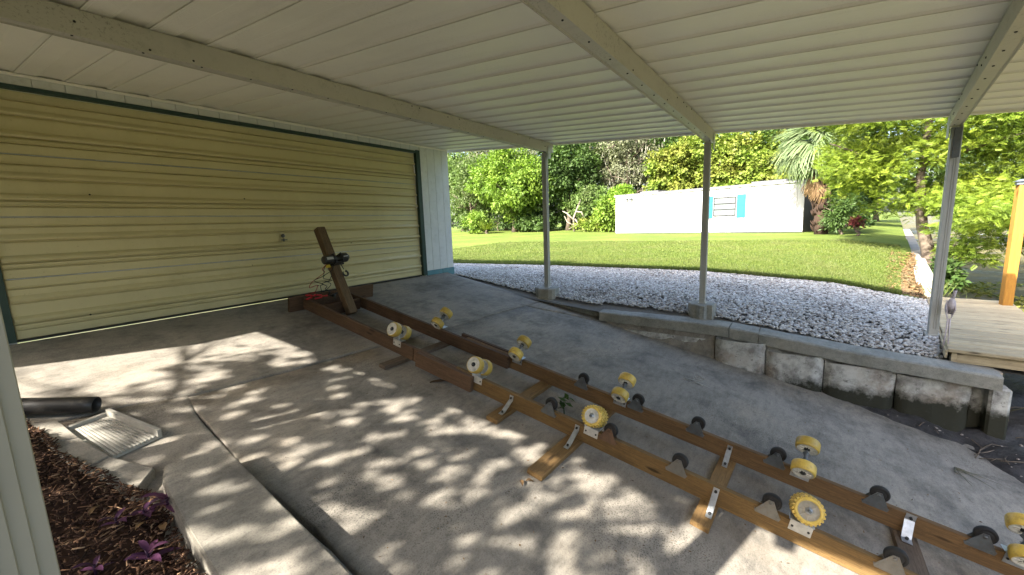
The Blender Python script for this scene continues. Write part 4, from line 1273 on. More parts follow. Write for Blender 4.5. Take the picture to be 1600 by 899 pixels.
# litter strip at the lawn's corner and the bank under the dock
sheet('bank_litter', list(np.arange(9.16, 15.0, 0.3)), lambda x: (float(lawn_right(x))-0.05, float(lawn_right(x))+0.42*max(0.05, 1-(x-9.16)/6)), 8, lambda x, y: lz(x, y)+0.004, 'bankgrass')
n = 1400
wx = 9.1+RNG.random(n)**1.3*6.5; wy = lawn_right(wx)-0.02+RNG.random(n)**1.6*0.5
V, F, vv = leaves(np.stack([wx, wy, lz(wx, wy)+0.012], 1), RNG.normal(size=(n, 3))*np.array([1, 1, .25]), np.array([[0, 0, 1.0]])+0.4*RNG.normal(size=(n, 3)), 0.05+0.05*RNG.random(n), 0.028, np.clip(RNG.random(n)*1.2, 0, 1))
place('leaf_litter', npmesh('leaf_litter', V, F, vv), 'dryleaf', kind='stuff', label='dry tan leaves blown along the lawn edge by the canal cap')
X, Y = np.meshgrid(np.arange(5.9, 12.4, 0.12), np.linspace(-1.2, -3.6, 26), indexing='ij')
e_ = np.clip(((-1.30-(X-5.75)*0.139)-Y)/0.9, 0, 1.6)
Z = np.where(X < 9.2, -1.62, -1.5)-e_*0.85+0.03*np.sin(X*7+Y*9)+0.02*np.sin(X*13-Y*6)
nx, ny = X.shape
i, j = np.meshgrid(np.arange(nx-1), np.arange(ny-1), indexing='ij')
F = np.stack([i*ny+j, (i+1)*ny+j, (i+1)*ny+j+1, i*ny+j+1], -1).reshape(-1, 4)
place('canal_bank', npmesh('canal_bank', np.stack([X, Y, Z], -1).reshape(-1, 3), F, smooth=True), 'bankgrass', kind='structure')
# roots and brush on the bank under the dock
mb = MB(); q = random.Random(9)
for k in range(150):
    x_ = q.uniform(5.95, 8.2); y_ = q.uniform(-3.0, -1.75)
    z_ = -1.62-min(1.6, max(0, ((-1.30-(x_-5.75)*0.139)-y_)/0.9))*0.85
    a = Vector((x_, y_, z_)); d = Vector((q.uniform(-.5, .2), q.uniform(-.5, .5), q.uniform(0.0, .5)))*q.uniform(.4, 1.0)
    mb.ring_tube([a, a+d*0.5+Vector((q.uniform(-.1, .1), q.uniform(-.1, .1), q.uniform(-.05, .12))), a+d], [0.010, 0.006, 0.002], 4)
mb.put('bank_brush', 'greytwig', kind='stuff', label='tangle of grey roots and dry stems on the bank under the dock')
mb = MB(); q = random.Random(19)
for k in range(170):
    y_ = q.uniform(-2.6, -0.4); x_ = q.uniform(4.4, 6.4)
    z_ = float(mud_z(np.array(x_), np.array(y_)))
    if x_ > 5.5 and y_ > -1.75: continue
    if z_ < rz(y_)+0.015: continue
    ang = q.gauss(0.6, 0.5); L_ = q.uniform(0.08, 0.35)
    d = Vector((math.cos(ang), -math.sin(ang), q.uniform(-.05, .12)))*L_
    a = Vector((x_, y_, z_+0.012))
    mb.ring_tube([a-d*.5, a+Vector((q.uniform(-.03, .03), q.uniform(-.03, .03), .01)), a+d*.5], [0.004, 0.006, 0.002], 4)
mb.put('driftwood_twigs', 'twig', kind='stuff', label='dark twigs and straw washed up on the mud by the seawall')
n = 130
px_ = 4.6+RNG.random(n)*1.2; py_ = -2.2+RNG.random(n)*1.7
pz_ = mud_z(px_, py_)
ok = (pz_ > rz(py_)+0.01) & ((px_ < 5.52))
stones('mud_pebbles', np.stack([px_, py_, pz_], 1)[ok], 0.006+0.012*RNG.random(ok.sum())**2, 'stone', seed=4, var=0.0+0.12*RNG.random(ok.sum()), label='small grey pebbles in the mud at the wall foot')

# ------------------------------------------------------------------ left foreground
# mulch bed
def bed_z(x, y): return rz(y)+0.055+0.02*np.sin(x*9+y*5)+0.015*np.sin(x*4-y*12)
xs = np.linspace(-1.6, 0.62, 30)
def bed_right(y): return np.interp(y, [1.2, 2.17, 2.6, 2.86, 3.22, 3.62, 4.2], [0.56, 0.53, 0.60, 0.54, 0.41, 0.34, 0.29])
ysb = np.linspace(1.2, 4.12, 40)
V = []
for y in ysb:
    for t in np.linspace(0, 1, 24):
        x_ = -1.6+(bed_right(y)+1.6)*t
        V.append((x_, y, bed_z(x_, y)-0.012-0.05*(t > 0.98)))
i, j = np.meshgrid(np.arange(39), np.arange(23), indexing='ij')
F = np.stack([i*24+j, i*24+j+1, (i+1)*24+j+1, (i+1)*24+j], -1).reshape(-1, 4)
place('mulch_bed', npmesh('mulch_bed', V, F, smooth=True), 'mulchbase', kind='structure')
n = 12000
my = 1.25+RNG.random(n)*2.8; mx = bed_right(my)-RNG.random(n)**1.4*1.3-0.01
mz = bed_z(mx, my)+RNG.random(n)*0.022
Dm = RNG.normal(size=(n, 3))*np.array([1, 1, 0.28]); Dm = norm(Dm)
L_ = 0.012+0.05*RNG.random(n)**2.2; W2 = 0.003+0.009*RNG.random(n)**1.6; T2 = 0.0015+0.004*RNG.random(n)
Sx = norm(np.cross(Dm, np.array([0, 0, 1.0])+RNG.normal(size=(n, 3))*0.4)); Nz = np.cross(Sx, Dm)
C0 = np.stack([mx, my, mz], 1)
corn = []
for a in (-1, 1):
    for b in (-1, 1):
        for c in (-1, 1):
            k_ = 1.0 if a < 0 else 0.45
            corn.append(C0+Dm*(a*L_/2)[:, None]+Sx*(b*W2/2*k_)[:, None]+Nz*(c*T2/2)[:, None])
Vm = np.stack(corn, 1).reshape(-1, 3)
bf = np.array([(0, 1, 3, 2), (4, 6, 7, 5), (0, 4, 5, 1), (2, 3, 7, 6), (0, 2, 6, 4), (1, 5, 7, 3)])
Fm = (bf[None]+(np.arange(n)*8)[:, None, None]).reshape(-1, 4)
place('mulch', npmesh('mulch', Vm, Fm, np.repeat(np.clip(RNG.random(n), 0, 1), 8)), 'mulch', kind='stuff', label='shredded brown bark mulch in the bed at the ramp edge')
# concrete edging strip along the bed
ed = empty('bed_edging', (0.5, 3.4, rz(3.4)), 'narrow pale concrete edging between mulch bed and ramp', 'garden edging')
pts = [(0.30, 3.93, 0.405, 3.90), (0.33, 3.62, 0.450, 3.58), (0.40, 3.22, 0.515, 3.26), (0.53, 2.86, 0.64, 2.98)]
for i in range(3):
    a, b = pts[i], pts[i+1]
    g_ = 0.006
    quad = [Vector((a[0], a[1]-g_, 0)), Vector((a[2], a[3]-g_, 0)), Vector((b[2], b[3]+g_, 0)), Vector((b[0], b[1]+g_, 0))]
    vs = [(p_.x, p_.y, rz(p_.y)+hh_) for hh_ in (-0.05, 0.048) for p_ in quad]
    cen = sum(quad, Vector())/4
    vs += [(p_.x+(cen.x-p_.x)*0.06, p_.y+(cen.y-p_.y)*0.03, rz(p_.y)+0.056) for p_ in quad]
    MB().add(vs, [(0, 3, 2, 1)]+[(k, (k+1) % 4, 4+(k+1) % 4, 4+k) for k in range(4)]+[(4+k, 4+(k+1) % 4, 8+(k+1) % 4, 8+k) for k in range(4)]+[(8, 9, 10, 11)]).put('edging_block', 'step', ed)
# concrete step
outl = [(0.93, 2.80), (0.65, 2.83), (0.60, 2.70), (0.565, 2.3), (0.548, 1.9), (0.54, 0.6), (0.90, 0.6)]
bm = bmesh.new()
bot = [bm.verts.new((x_, y_, rz(y_)-0.05)) for x_, y_ in outl]
f_ = bm.faces.new(bot)
ex = bmesh.ops.extrude_face_region(bm, geom=[f_])
for v in ex['geom']:
    if isinstance(v, bmesh.types.BMVert): v.co.z = rz(v.co.y)+0.15
bmesh.ops.recalc_face_normals(bm, faces=bm.faces[:])
top_e = [e for e in bm.edges if all(v.co.z > rz(v.co.y)+0.1 for v in e.verts)]
bmesh.ops.bevel(bm, geom=top_e, offset=0.010, segments=2, affect='EDGES')
me = bpy.data.meshes.new('concrete_step'); bm.to_mesh(me); bm.free()
place('concrete_step', me, 'step', label='low concrete step block with worn top beside the mulch bed', cat='step')
# thin plank shaped ledge on the shadow side
# black drain pipe and white splash block
pa = Vector((-0.25, 4.62, rz(4.62)+0.075)); pb_ = Vector((0.60, 3.90, rz(3.90)+0.075))
dd = (pb_-pa).normalized()
ang = dd.to_track_quat('X', 'Z').to_matrix().to_4x4(); ang.translation = pb_
Lp = (pb_-pa).length
mb = MB()
mb.lathe([(0.055, -Lp), (0.055, -0.06), (0.055, 0.0), (0.052, 0.002), (0.049, 0.0), (0.048, -0.05), (0.048, -Lp)], 28, T=ang)
mb.put('drain_pipe', 'pipe', label='black round drain pipe lying over the mulch edge', cat='pipe')
sb = empty('splash_block', (0.6, 3.6, rz(3.6)), 'white ribbed plastic splash block under the drain pipe', 'splash block')
ua = Vector((0.16, -0.05-0.35, 0)).normalized()
u0 = Vector((0.535, 3.80, 0)); ul = Vector((0.645, 3.325, 0))
ax_ = (ul-u0); Ls = ax_.length; ax_.normalize(); wv_ = Vector((-ax_.y, ax_.x, 0))
def sp(u_, w_, h_):
    p_ = u0+ax_*u_+wv_*w_
    return (p_.x, p_.y, rz(p_.y)+h_)
def sbox(name, pts4, h0, h1, mat='splash'):
    vs = [sp(u_, w_, h0) for u_, w_ in pts4]+[sp(u_, w_, h1) for u_, w_ in pts4]
    return MB().add(vs, [(3, 2, 1, 0), (4, 5, 6, 7)]+[(k, (k+1) % 4, 4+(k+1) % 4, 4+k) for k in range(4)]).put(name, mat, sb)
wA, wB = 0.115, 0.145
sbox('tray', [(0, -wA), (Ls, -wB), (Ls, wB), (0, wA)], 0.004, 0.016)
sbox('rim', [(0, -wA), (Ls, -wB), (Ls, -wB+0.020), (0, -wA+0.020)], 0.017, 0.030)
sbox('rim', [(0, wA-0.022), (Ls, wB-0.022), (Ls, wB), (0, wA)], 0.017, 0.062)
sbox('rim', [(-0.022, -wA), (-0.0005, -wA), (-0.0005, wA), (-0.022, wA)], 0.004, 0.036)
nr = 11
for k in range(nr):
    t = (k+0.5)/nr*2-1
    a0 = t*(wA-0.03); a1 = t*(wB-0.03)
    sbox('rib', [(0.03, a0-0.0055), (Ls-0.006, a1-0.0055), (Ls-0.006, a1+0.0055), (0.03, a0+0.0055)], 0.0165, 0.027)
# purple heart plants
def purple(name, x_, y_, s_, nl, seed, label):
    q = random.Random(seed)
    zb = float(bed_z(x_, y_))
    r_ = empty(name, (x_, y_, zb), label, 'plant', 'purple plants in the mulch bed')
    MB().ring_tube([(x_, y_, zb-0.01), (x_+q.uniform(-.01, .01), y_+q.uniform(-.01, .01), zb+0.06*s_)], [0.006, 0.005], 6).put('stem', 'purple', r_)
    for k in range(nl):
        a = k*2.4+q.uniform(-.3, .3)
        up = 0.25+0.9*k/nl
        d = Vector((math.cos(a), math.sin(a), up)).normalized()
        L1 = s_*q.uniform(0.09, 0.14); w1 = L1*0.30
        side = d.cross(Vector((0, 0, 1))).normalized(); nn_ = side.cross(d)
        b0 = Vector((x_, y_, zb+0.01+0.05*s_*k/nl))
        vs = []
        m_ = 6
        for i in range(m_+1):
            t = i/m_
            c_ = b0+d*L1*t+Vector((0, 0, -1))*L1*0.35*t*t+nn_*0.0
            wd = w1*math.sin(math.pi*min(1, t*0.93+0.07))**0.8*(1 if t < 1 else 0.05)
            vs += [(c_-side*wd*0.5+nn_*wd*0.22)[:], c_[:], (c_+side*wd*0.5+nn_*wd*0.22)[:]]
        fs = []
        for i in range(m_):
            fs += [(3*i, 3*i+1, 3*i+4, 3*i+3), (3*i+1, 3*i+2, 3*i+5, 3*i+4)]
        me = npmesh('leaf', np.array(vs), np.array(fs), np.full(len(vs), q.random()), smooth=True)
        place('leaf', me, 'purple', r_)
purple('purple_plant', 0.585, 2.60, 1.15, 10, 3, 'largest purple leaved plant leaning on the step edge')
purple('purple_plant', 0.395, 2.65, 0.75, 5, 5, 'small purple seedling with few leaves in mid mulch')
purple('purple_plant', 0.43, 2.33, 1.0, 7, 8, 'pinkish purple plant low in the mulch near the step curve')
purple('purple_plant', 0.27, 2.40, 0.7, 5, 12, 'purple sprig nearest the fluted post')
purple('purple_plant', 0.50, 2.62, 0.8, 6, 14, 'dark purple clump just behind the largest purple plant')
# fallen leaves in the mulch and on the ramp
def fallen(x_, y_, z_, L1, a, var, label, seed, w=0.45, group='fallen leaves'):
    q = random.Random(seed)
    d = Vector((math.cos(a), math.sin(a), 0)); s_ = Vector((-d.y, d.x, 0))
    vs = []; m_ = 5
    for i in range(m_+1):
        t = i/m_; wd = L1*w*math.sin(math.pi*(0.04+0.92*t)); cu = 0.012*math.sin(t*3)+0.004
        p_ = Vector((x_, y_, 0))+d*L1*(t-0.5)
        for e in (-0.5, 0, 0.5):
            pp = p_+s_*wd*e
            vs.append((pp.x, pp.y, (rz(pp.y) if z_ is None else z_)+cu+abs(e)*0.02*q.uniform(.4, 1)))
    fs = []
    for i in range(m_):
        fs += [(3*i, 3*i+1, 3*i+4, 3*i+3), (3*i+1, 3*i+2, 3*i+5, 3*i+4)]
    me = npmesh('fallen_leaf', np.array(vs), np.array(fs), np.full(len(vs), var), smooth=True)
    place('fallen_leaf', me, 'dryleaf', label=label, cat='leaf', group=group)
fallen(2.63, 2.67, None, 0.17, 2.6, 0.0, 'dark brown fallen leaf beside the near rail', 1, 0.28)
fallen(0.46, 2.56, float(bed_z(0.46, 2.56))+0.01, 0.045, 0.4, 0.95, 'round tan leaf among the purple plants', 2, 0.7)
fallen(0.53, 2.50, float(bed_z(0.53, 2.50))+0.01, 0.06, 1.4, 0.8, 'tan curled leaf against the step edge', 3, 0.6)
fallen(0.36, 2.85, float(bed_z(0.36, 2.85))+0.015, 0.07, 0.8, 0.75, 'long pale leaf in the shaded mulch', 4, 0.35)
fallen(2.05, 1.39, None, 0.055, 0.8, 0.6, 'curled orange brown leaf on the dappled ramp', 5, 0.5)
fallen(2.10, 1.36, None, 0.05, 2.2, 0.35, 'brown leaf scrap next to the curled orange leaf', 6, 0.5)
# weed between the rails, pale debris and a sprig on the ramp
wd_ = empty('weed', (3.0, 1.62, rz(1.62)), 'small leafy green weed between the rails by the ribbed roller', 'weed')
q = np.random.default_rng(2)
n = 14
a = q.random(n)*6.28
P0 = np.stack([3.02+0.05*q.normal(size=n), 1.58+0.06*q.normal(size=n), rz(1.6)+0.03+0.10*q.random(n)], 1)
V, F, vv = leaves(P0, np.stack([np.cos(a), np.sin(a), 0.5+0*a], 1), np.array([[0, 0, 1.0]])+0.3*q.normal(size=(n, 3)), 0.085, 0.045, q.random(n))
place('foliage', npmesh('foliage', V, F, vv), 'weedleaf', wd_)
MB().ring_tube([(3.02, 1.58, rz(1.58)), (3.03, 1.59, rz(1.58)+0.10)], [0.005, 0.003], 5).put('stem', 'weedleaf', wd_)
mb = MB(); q = random.Random(21)
for k in range(16):
    a = Vector((4.75+q.uniform(-.12, .12), 0.86+q.uniform(-.14, .1), 0)); d = Vector((q.uniform(-.12, .12), q.uniform(-.14, .14), 0))
    pts = [a, a+d*.5+Vector((q.uniform(-.02, .02), 0, 0)), a+d]
    mb.ring_tube([(p_.x, p_.y, rz(p_.y)+0.006) for p_ in pts], [0.003, 0.004, 0.001], 4)
mb.put('straw_debris', 'debris', label='pale scrap of dry straw on the ramp near the seawall', cat='debris')
mb = MB(); q = random.Random(22)
for k in range(9):
    a = Vector((4.72, -1.20, 0)); d = Vector((q.uniform(-.28, .10), q.uniform(-.30, -.02), 0))
    pts = [a, a+d*.5+Vector((q.uniform(-.05, .05), q.uniform(-.05, .05), 0)), a+d]
    mb.ring_tube([(p_.x, p_.y, rz(p_.y)+0.008+0.01*q.random()) for p_ in pts], [0.004, 0.003, 0.001], 4)
mb.put('dry_sprig', 'greytwig', label='dry greenish sprig lying on the ramp near the mud', cat='sprig')
# loose specks of grit and leaf litter on the slab
n = 900
lx = 1.1+RNG.random(n)*4.6; ly = -1.2+RNG.random(n)*6.4
V, F, vv = leaves(np.stack([lx, ly, rz(ly)+0.004], 1), RNG.normal(size=(n, 3))*np.array([1, 1, .1]), np.array([[0, 0, 1.0]])+0.3*RNG.normal(size=(n, 3)), 0.008+0.02*RNG.random(n)**2, 0.005+0.006*RNG.random(n), RNG.random(n)*0.6)
place('leaf_litter', npmesh('leaf_litter', V, F, vv), 'dryleaf', kind='stuff', label='specks of dry leaf litter scattered over the ramp')

# ------------------------------------------------------------------ long white shed
A = Vector((25.57, -0.17, 0)); B = Vector((27.94, 10.40, 0))
su = (B-A).normalized(); sv = Vector((su.y, -su.x, 0))      # along, and away from the camera
Ls = (B-A).length
sh = empty('shed', ((A+B)/2)[:2]+(-0.95,), 'long white flat roofed shed with turquoise shutters across the lawn', 'shed')
def sT(u_, v_, z_):
    o = A+su*u_+sv*v_+Vector((0, 0, z_))
    return Matrix(((su.x, sv.x, 0, o.x), (su.y, sv.y, 0, o.y), (0, 0, 1, o.z), (0, 0, 0, 1)))
SZ0, SZ1 = -0.98, 1.60
MB().box(0, Ls, 0.02, 3.4, SZ0, SZ1).put('wall', 'shedwhite', sh, sT(0, 0, 0))
nb = 36
q = random.Random(3)
for k in range(nb):
    a, b = Ls*k/nb, Ls*(k+1)/nb
    MB().box(a+0.012, b-0.012, 0.0+q.uniform(0, .003), 0.018, SZ0+0.10, SZ1-0.02).put('siding_board', 'shedwhite', sh, sT(0, 0, 0))
MB().box(0.0, Ls, -0.004, 0.019, SZ0, SZ0+0.095).put('base_board', 'frame', sh, sT(0, 0, 0))
MB().box(-0.012, -0.001, 0.03, 3.38, SZ0, SZ1-0.02).put('end_wall', 'shedshade', sh, sT(0, 0, 0))  # panel with the end wall's shade put into its colour
ro = MB().box(-0.06, Ls+0.06, -0.07, 3.5, SZ1, SZ1+0.07, c=0.005).put('roof', 'shedroof', sh, sT(0, 0, 0))
MB().box(-0.07, Ls+0.07, -0.085, -0.071, SZ1-0.05, SZ1+0.01).put('fascia', 'shedwhite', ro, sT(0, 0, 0))
for ua_, ub_ in ((0.9, 2.6), (8.0, 9.3)):
    MB().box(ua_, ub_, 0.5, 1.6, SZ1+0.071, SZ1+0.20, c=0.02).put('roof_box', 'shedroof', ro, sT(0, 0, 0))
# window between the shutters: z from about .25 to 1.25
wu0, wu1, wz0, wz1 = 3.20, 4.30, 0.06, 1.02
fr = MB()
fr.box(wu0-0.05, wu0, -0.03, 0.0, wz0-0.05, wz1+0.05); fr.box(wu1, wu1+0.05, -0.03, 0.0, wz0-0.05, wz1+0.05)
fr.box(wu0, wu1, -0.03, 0.0, wz1, wz1+0.05); fr.box(wu0, wu1, -0.03, 0.0, wz0-0.05, wz0)
wf = fr.put('window', 'frame', sh, sT(0, 0, 0))
for k in range(3):
    a = wz0+(wz1-wz0)*k/3; b = wz0+(wz1-wz0)*(k+1)/3
    MB().box(wu0+0.004, wu1-0.004, -0.018+0.006*k, -0.010+0.006*k, a+0.02, b-0.02).put('pane', 'glass', wf, sT(0, 0, 0))
    if k:
        MB().box(wu0+0.002, wu1-0.002, -0.026, -0.003, a-0.03, a+0.03).put('rail', 'frame', wf, sT(0, 0, 0))
for ua_ in (2.66, 4.38):
    so = MB()
    so.box(ua_, ua_+0.45, -0.030, -0.004, wz0-0.16, wz1+0.14, c=0.003)
    sh_o = so.put('shutter', 'turq', sh, sT(0, 0, 0))
    for zz in (wz0-0.08, (wz0+wz1)/2+0.03):
        MB().box(ua_+0.07, ua_+0.38, -0.040, -0.0305, zz, zz+0.46, c=0.003).put('shutter_panel', 'turq', sh_o, sT(0, 0, 0))
# twin flood light under the eave at the far end
fl = MB().box(Ls-1.15, Ls-1.05, -0.06, 0.0, SZ1-0.30, SZ1-0.18, c=0.01)
for d_, t_ in ((-0.16, 0.5), (0.16, -0.4)):
    fl.lathe([(0.03, -0.09), (0.075, 0.0), (0.08, 0.10), (0.0, 0.09)], 12, T=Matrix.Translation((Ls-1.10+d_, -0.12, SZ1-0.24)) @ Matrix.Rotation(t_, 4, 'Y') @ Matrix.Rotation(math.radians(-70), 4, 'Z'))
fl.put('flood_light', 'dullsteel', sh, sT(0, 0, 0))

# ------------------------------------------------------------------ trees and shrubs
def tree(name, label, base, blobs, nleaf, L, W, leaf, seed, trunk=(0.18, 0.06), top=None, bark='bark', clump=0.45, cat='tree', group=None, nb=10, spread=1.6, droop=0.25, perclump=40, core=0.25, limbs='trunk'):
    r_ = empty(name, base, label, cat, group)
    c0 = Vector(blobs[0][0])
    tp = Vector(top) if top else Vector((c0.x, c0.y, c0.z+0.3*blobs[0][1][2]))
    branchy(MB(), base, tp, trunk[0], trunk[1], nb, spread, seed).put(limbs, bark, r_)
    place('crown', crown_mesh('crown', blobs, nleaf, L, W, seed, clump, droop, perclump, core), leaf, r_)
    return r_
def blobset(c, R, n, seed, k=0.55):
    """uneven crown: one centre blob plus n smaller ones round it"""
    q = np.random.default_rng(seed)
    out = [(tuple(c), tuple(np.array(R)*0.75))]
    for i in range(n):
        d = norm(q.normal(size=3)); d[2] = d[2]*0.8+0.1
        out.append((tuple(np.array(c)+d*np.array(R)*0.68), tuple(np.array(R)*k*(0.6+0.6*q.random()))))
    return out
GRP = 'trees along the far edge of the lawn'
# left group beyond the lawn
tree('broadleaf_tree', 'large bright green broadleaf tree left of the first post', (33.5, 22.5, -0.8), blobset((33.0, 22.6, 3.4), (2.6, 4.2, 3.6), 12, 1), 26000, 0.30, 0.15, 'leaf_bright', 1, (0.25, 0.08), group=GRP, clump=0.6, nb=14, spread=2.2)
tree('broadleaf_tree', 'pale grey green tree beside the garage corner', (36, 30.0, -0.8), blobset((36, 30.0, 3.6), (2.5, 3.4, 4.2), 10, 2), 15000, 0.26, 0.12, 'leaf_mid', 2, (0.22, 0.07), group=GRP, clump=0.55, nb=16, spread=2.2)
tree('broadleaf_tree', 'tall thin leaved tree behind the bright green one', (40, 28.0, -0.8), blobset((40, 28.0, 7.0), (2.8, 5.5, 3.4), 10, 3), 12000, 0.28, 0.11, 'leaf_grey', 3, (0.25, 0.08), group=GRP, clump=0.7, nb=16, spread=2.8)
tree('broadleaf_tree', 'dark green dense tree just behind the first post', (34.5, 17.3, -0.8), blobset((34.5, 17.2, 4.2), (2.2, 2.2, 4.2), 9, 4), 14000, 0.28, 0.14, 'leaf_dark', 4, (0.22, 0.07), group=GRP, clump=0.6)
tree('broadleaf_tree', 'light green tree high between post and mossy oak', (38, 17.0, -0.8), blobset((38, 16.8, 6.6), (2.5, 3.6, 3.2), 9, 5), 12000, 0.27, 0.13, 'leaf_mid', 5, (0.22, 0.07), group=GRP, clump=0.55, nb=14, spread=2.2)
ok_ = tree('oak_tree', 'grey green oak draped with moss left of the shed', (36.5, 12.6, -0.8), blobset((36.5, 12.4, 5.2), (2.8, 3.6, 3.6), 12, 6), 20000, 0.20, 0.085, 'leaf_grey', 6, (0.35, 0.12), group=GRP, clump=0.5, nb=18, spread=2.6)
r = np.random.default_rng(8)
n = 420
P0 = np.stack([35.2+2.6*r.random(n), 9.2+6.6*r.random(n), 2.3+5.2*r.random(n)], 1)
V, F, vv = leaves(P0, np.array([[0, 0, -1.0]])+0.08*r.normal(size=(n, 3)), r.normal(size=(n, 3)), 0.3+0.5*r.random(n), 0.09, r.random(n))
place('spanish_moss', npmesh('spanish_moss', V, F, vv), 'moss', ok_, kind='stuff')
# shrubs at their feet
SG = 'shrubs at the foot of the trees'
for i, (lb, c, R, nl, mt) in enumerate((
        ('low bright shrub at the garage corner end of the lawn', (31.5, 25.6, 0.25), (1.2, 1.8, 1.2), 5000, 'leaf_bright'),
        ('dark rounded shrub in the deep shade under the bright tree', (33, 20.0, 0.1), (1.0, 2.0, 1.0), 4500, 'leaf_dark'),
        ('broad light green bush right of the first post', (33, 14.9, 0.9), (1.3, 1.8, 1.8), 8000, 'leaf_mid'),
        ('bright bush against the left end of the shed', (31, 11.7, 0.5), (1.0, 1.1, 1.5), 6000, 'leaf_bright'),
        ('dull green bush under the mossy oak', (34.5, 13.0, 0.6), (1.2, 1.4, 1.6), 6000, 'leaf_dark'),
        ('low yellowish weeds before the dead branches', (31.5, 13.4, -0.35), (0.6, 1.8, 0.5), 3000, 'leaf_vine'),
        ('dark hedge mass closing the gap by the garage', (37, 27.0, 0.4), (1.0, 7.0, 1.6), 9000, 'leaf_dark'),
        ('dark thicket behind the first post', (37, 17.0, 0.9), (1.0, 6.0, 2.2), 9000, 'leaf_dark'))):
    tree('shrub', lb, (c[0], c[1], -0.95), blobset(c, R, 7, 40+i), nl, 0.24, 0.12, mt, 60+i, (0.06, 0.03), cat='shrub', group=SG, clump=0.35, nb=6, spread=0.7, limbs='stem')
tree('sapling', 'small lime green sapling at the shed corner', (29.5, 11.0, -0.9), blobset((29.5, 10.6, 1.35), (0.7, 0.8, 1.1), 6, 70), 4500, 0.24, 0.12, 'leaf_lime', 70, (0.06, 0.03), clump=0.3, nb=6, spread=0.6)
# small palm-like shrub under the bright tree
yp = empty('yucca_plant', (30.8, 23.9, -0.85), 'pale yellow green spiky plant under the bright tree', 'plant')
r = np.random.default_rng(77); n = 60
a = r.random(n)*6.28; up = 0.3+r.random(n)
V, F, vv = leaves(np.tile([[30.8, 23.9, -0.5]], (n, 1))+r.normal(size=(n, 3))*0.08, np.stack([np.cos(a), np.sin(a), up], 1), np.array([[0, 0, 1.0]])+0.2*r.normal(size=(n, 3)), 0.9+0.5*r.random(n), 0.12, r.random(n))
place('leaves', npmesh('leaves', V, F, vv), 'leaf_vine', yp)
branchy(MB(), (30.8, 23.9, -0.9), (30.8, 23.9, -0.4), 0.1, 0.07, 0, 1, 1).put('stem', 'bark', yp)
for i, (lb, c, R, nl, mt) in enumerate((
        ('deep green tree mass behind the pale garage side tree', (44, 38, 4.6), (2, 7, 6.6), 18000, 'leaf_mid'),
        ('deep green tree filling the back behind the bright tree', (44, 26, 4.6), (2, 7.5, 6.6), 20000, 'leaf_dark'),
        ('deep green tree filling the back behind the mossy oak', (44, 14.0, 4.6), (2, 8, 6.6), 20000, 'leaf_dark'))):
    tree('broadleaf_tree', lb, (c[0], c[1], -0.8), blobset(c, R, 12, 180+i, 0.6), nl, 0.42, 0.22, mt, 180+i, (0.3, 0.1), clump=0.7, group=GRP)
# bleached dead branches
db = empty('dead_tree', (31.6, 15.6, -0.8), 'bleached dead branches standing right of the first post', 'dead tree')
mb = MB()
for pts, r0 in (([(31.6, 15.3, -0.8), (31.6, 15.35, 0.3), (31.6, 15.0, 1.1), (31.7, 14.75, 1.75)], 0.10),
                ([(31.6, 15.3, 0.1), (31.5, 15.9, 0.7), (31.5, 16.3, 0.9)], 0.08), ([(31.6, 15.1, 0.8), (31.5, 14.6, 0.75), (31.5, 14.4, 0.35)], 0.07),
                ([(31.6, 15.2, 0.2), (31.5, 14.9, -0.2), (31.6, 15.8, -0.6)], 0.07), ([(31.6, 15.35, -0.3), (31.7, 16.0, 0.0), (31.6, 16.2, 0.5)], 0.06)):
    mb.ring_tube(pts, [r0*(1-0.6*i/(len(pts)-1)) for i in range(len(pts))], 7)
mb.put('branches', 'palebark', db)
# vine-covered mass behind the shed: several vine-draped trees
VG = 'vine draped trees behind the shed'
for i, (lb, c, R, nl) in enumerate((
        ('vine smothered tree rising behind the left half of the shed', (33.5, 7.6, 2.9), (1.8, 1.9, 3.3), 17000),
        ('vine covered tree behind the second post', (33.5, 4.6, 2.9), (1.8, 2.1, 3.4), 18000),
        ('vine covered tree between second post and palm', (33, 1.7, 2.8), (1.8, 2.0, 3.2), 17000))):
    tree('vine_tree', lb, (c[0]+0.5, c[1], -0.9), blobset(c, R, 11, 80+i), nl, 0.23, 0.17, 'leaf_vine', 80+i, (0.2, 0.08), group=VG, clump=0.42, nb=10, spread=1.4, droop=0.5)
tree('broadleaf_tree', 'dark green tree filling in behind the vine covered trees', (37, 5, -0.9), blobset((36.6, 4.0, 4.4), (1.6, 7.5, 5.2), 14, 90), 22000, 0.30, 0.16, 'leaf_dark', 90, (0.3, 0.1), clump=0.6, group=GRP)
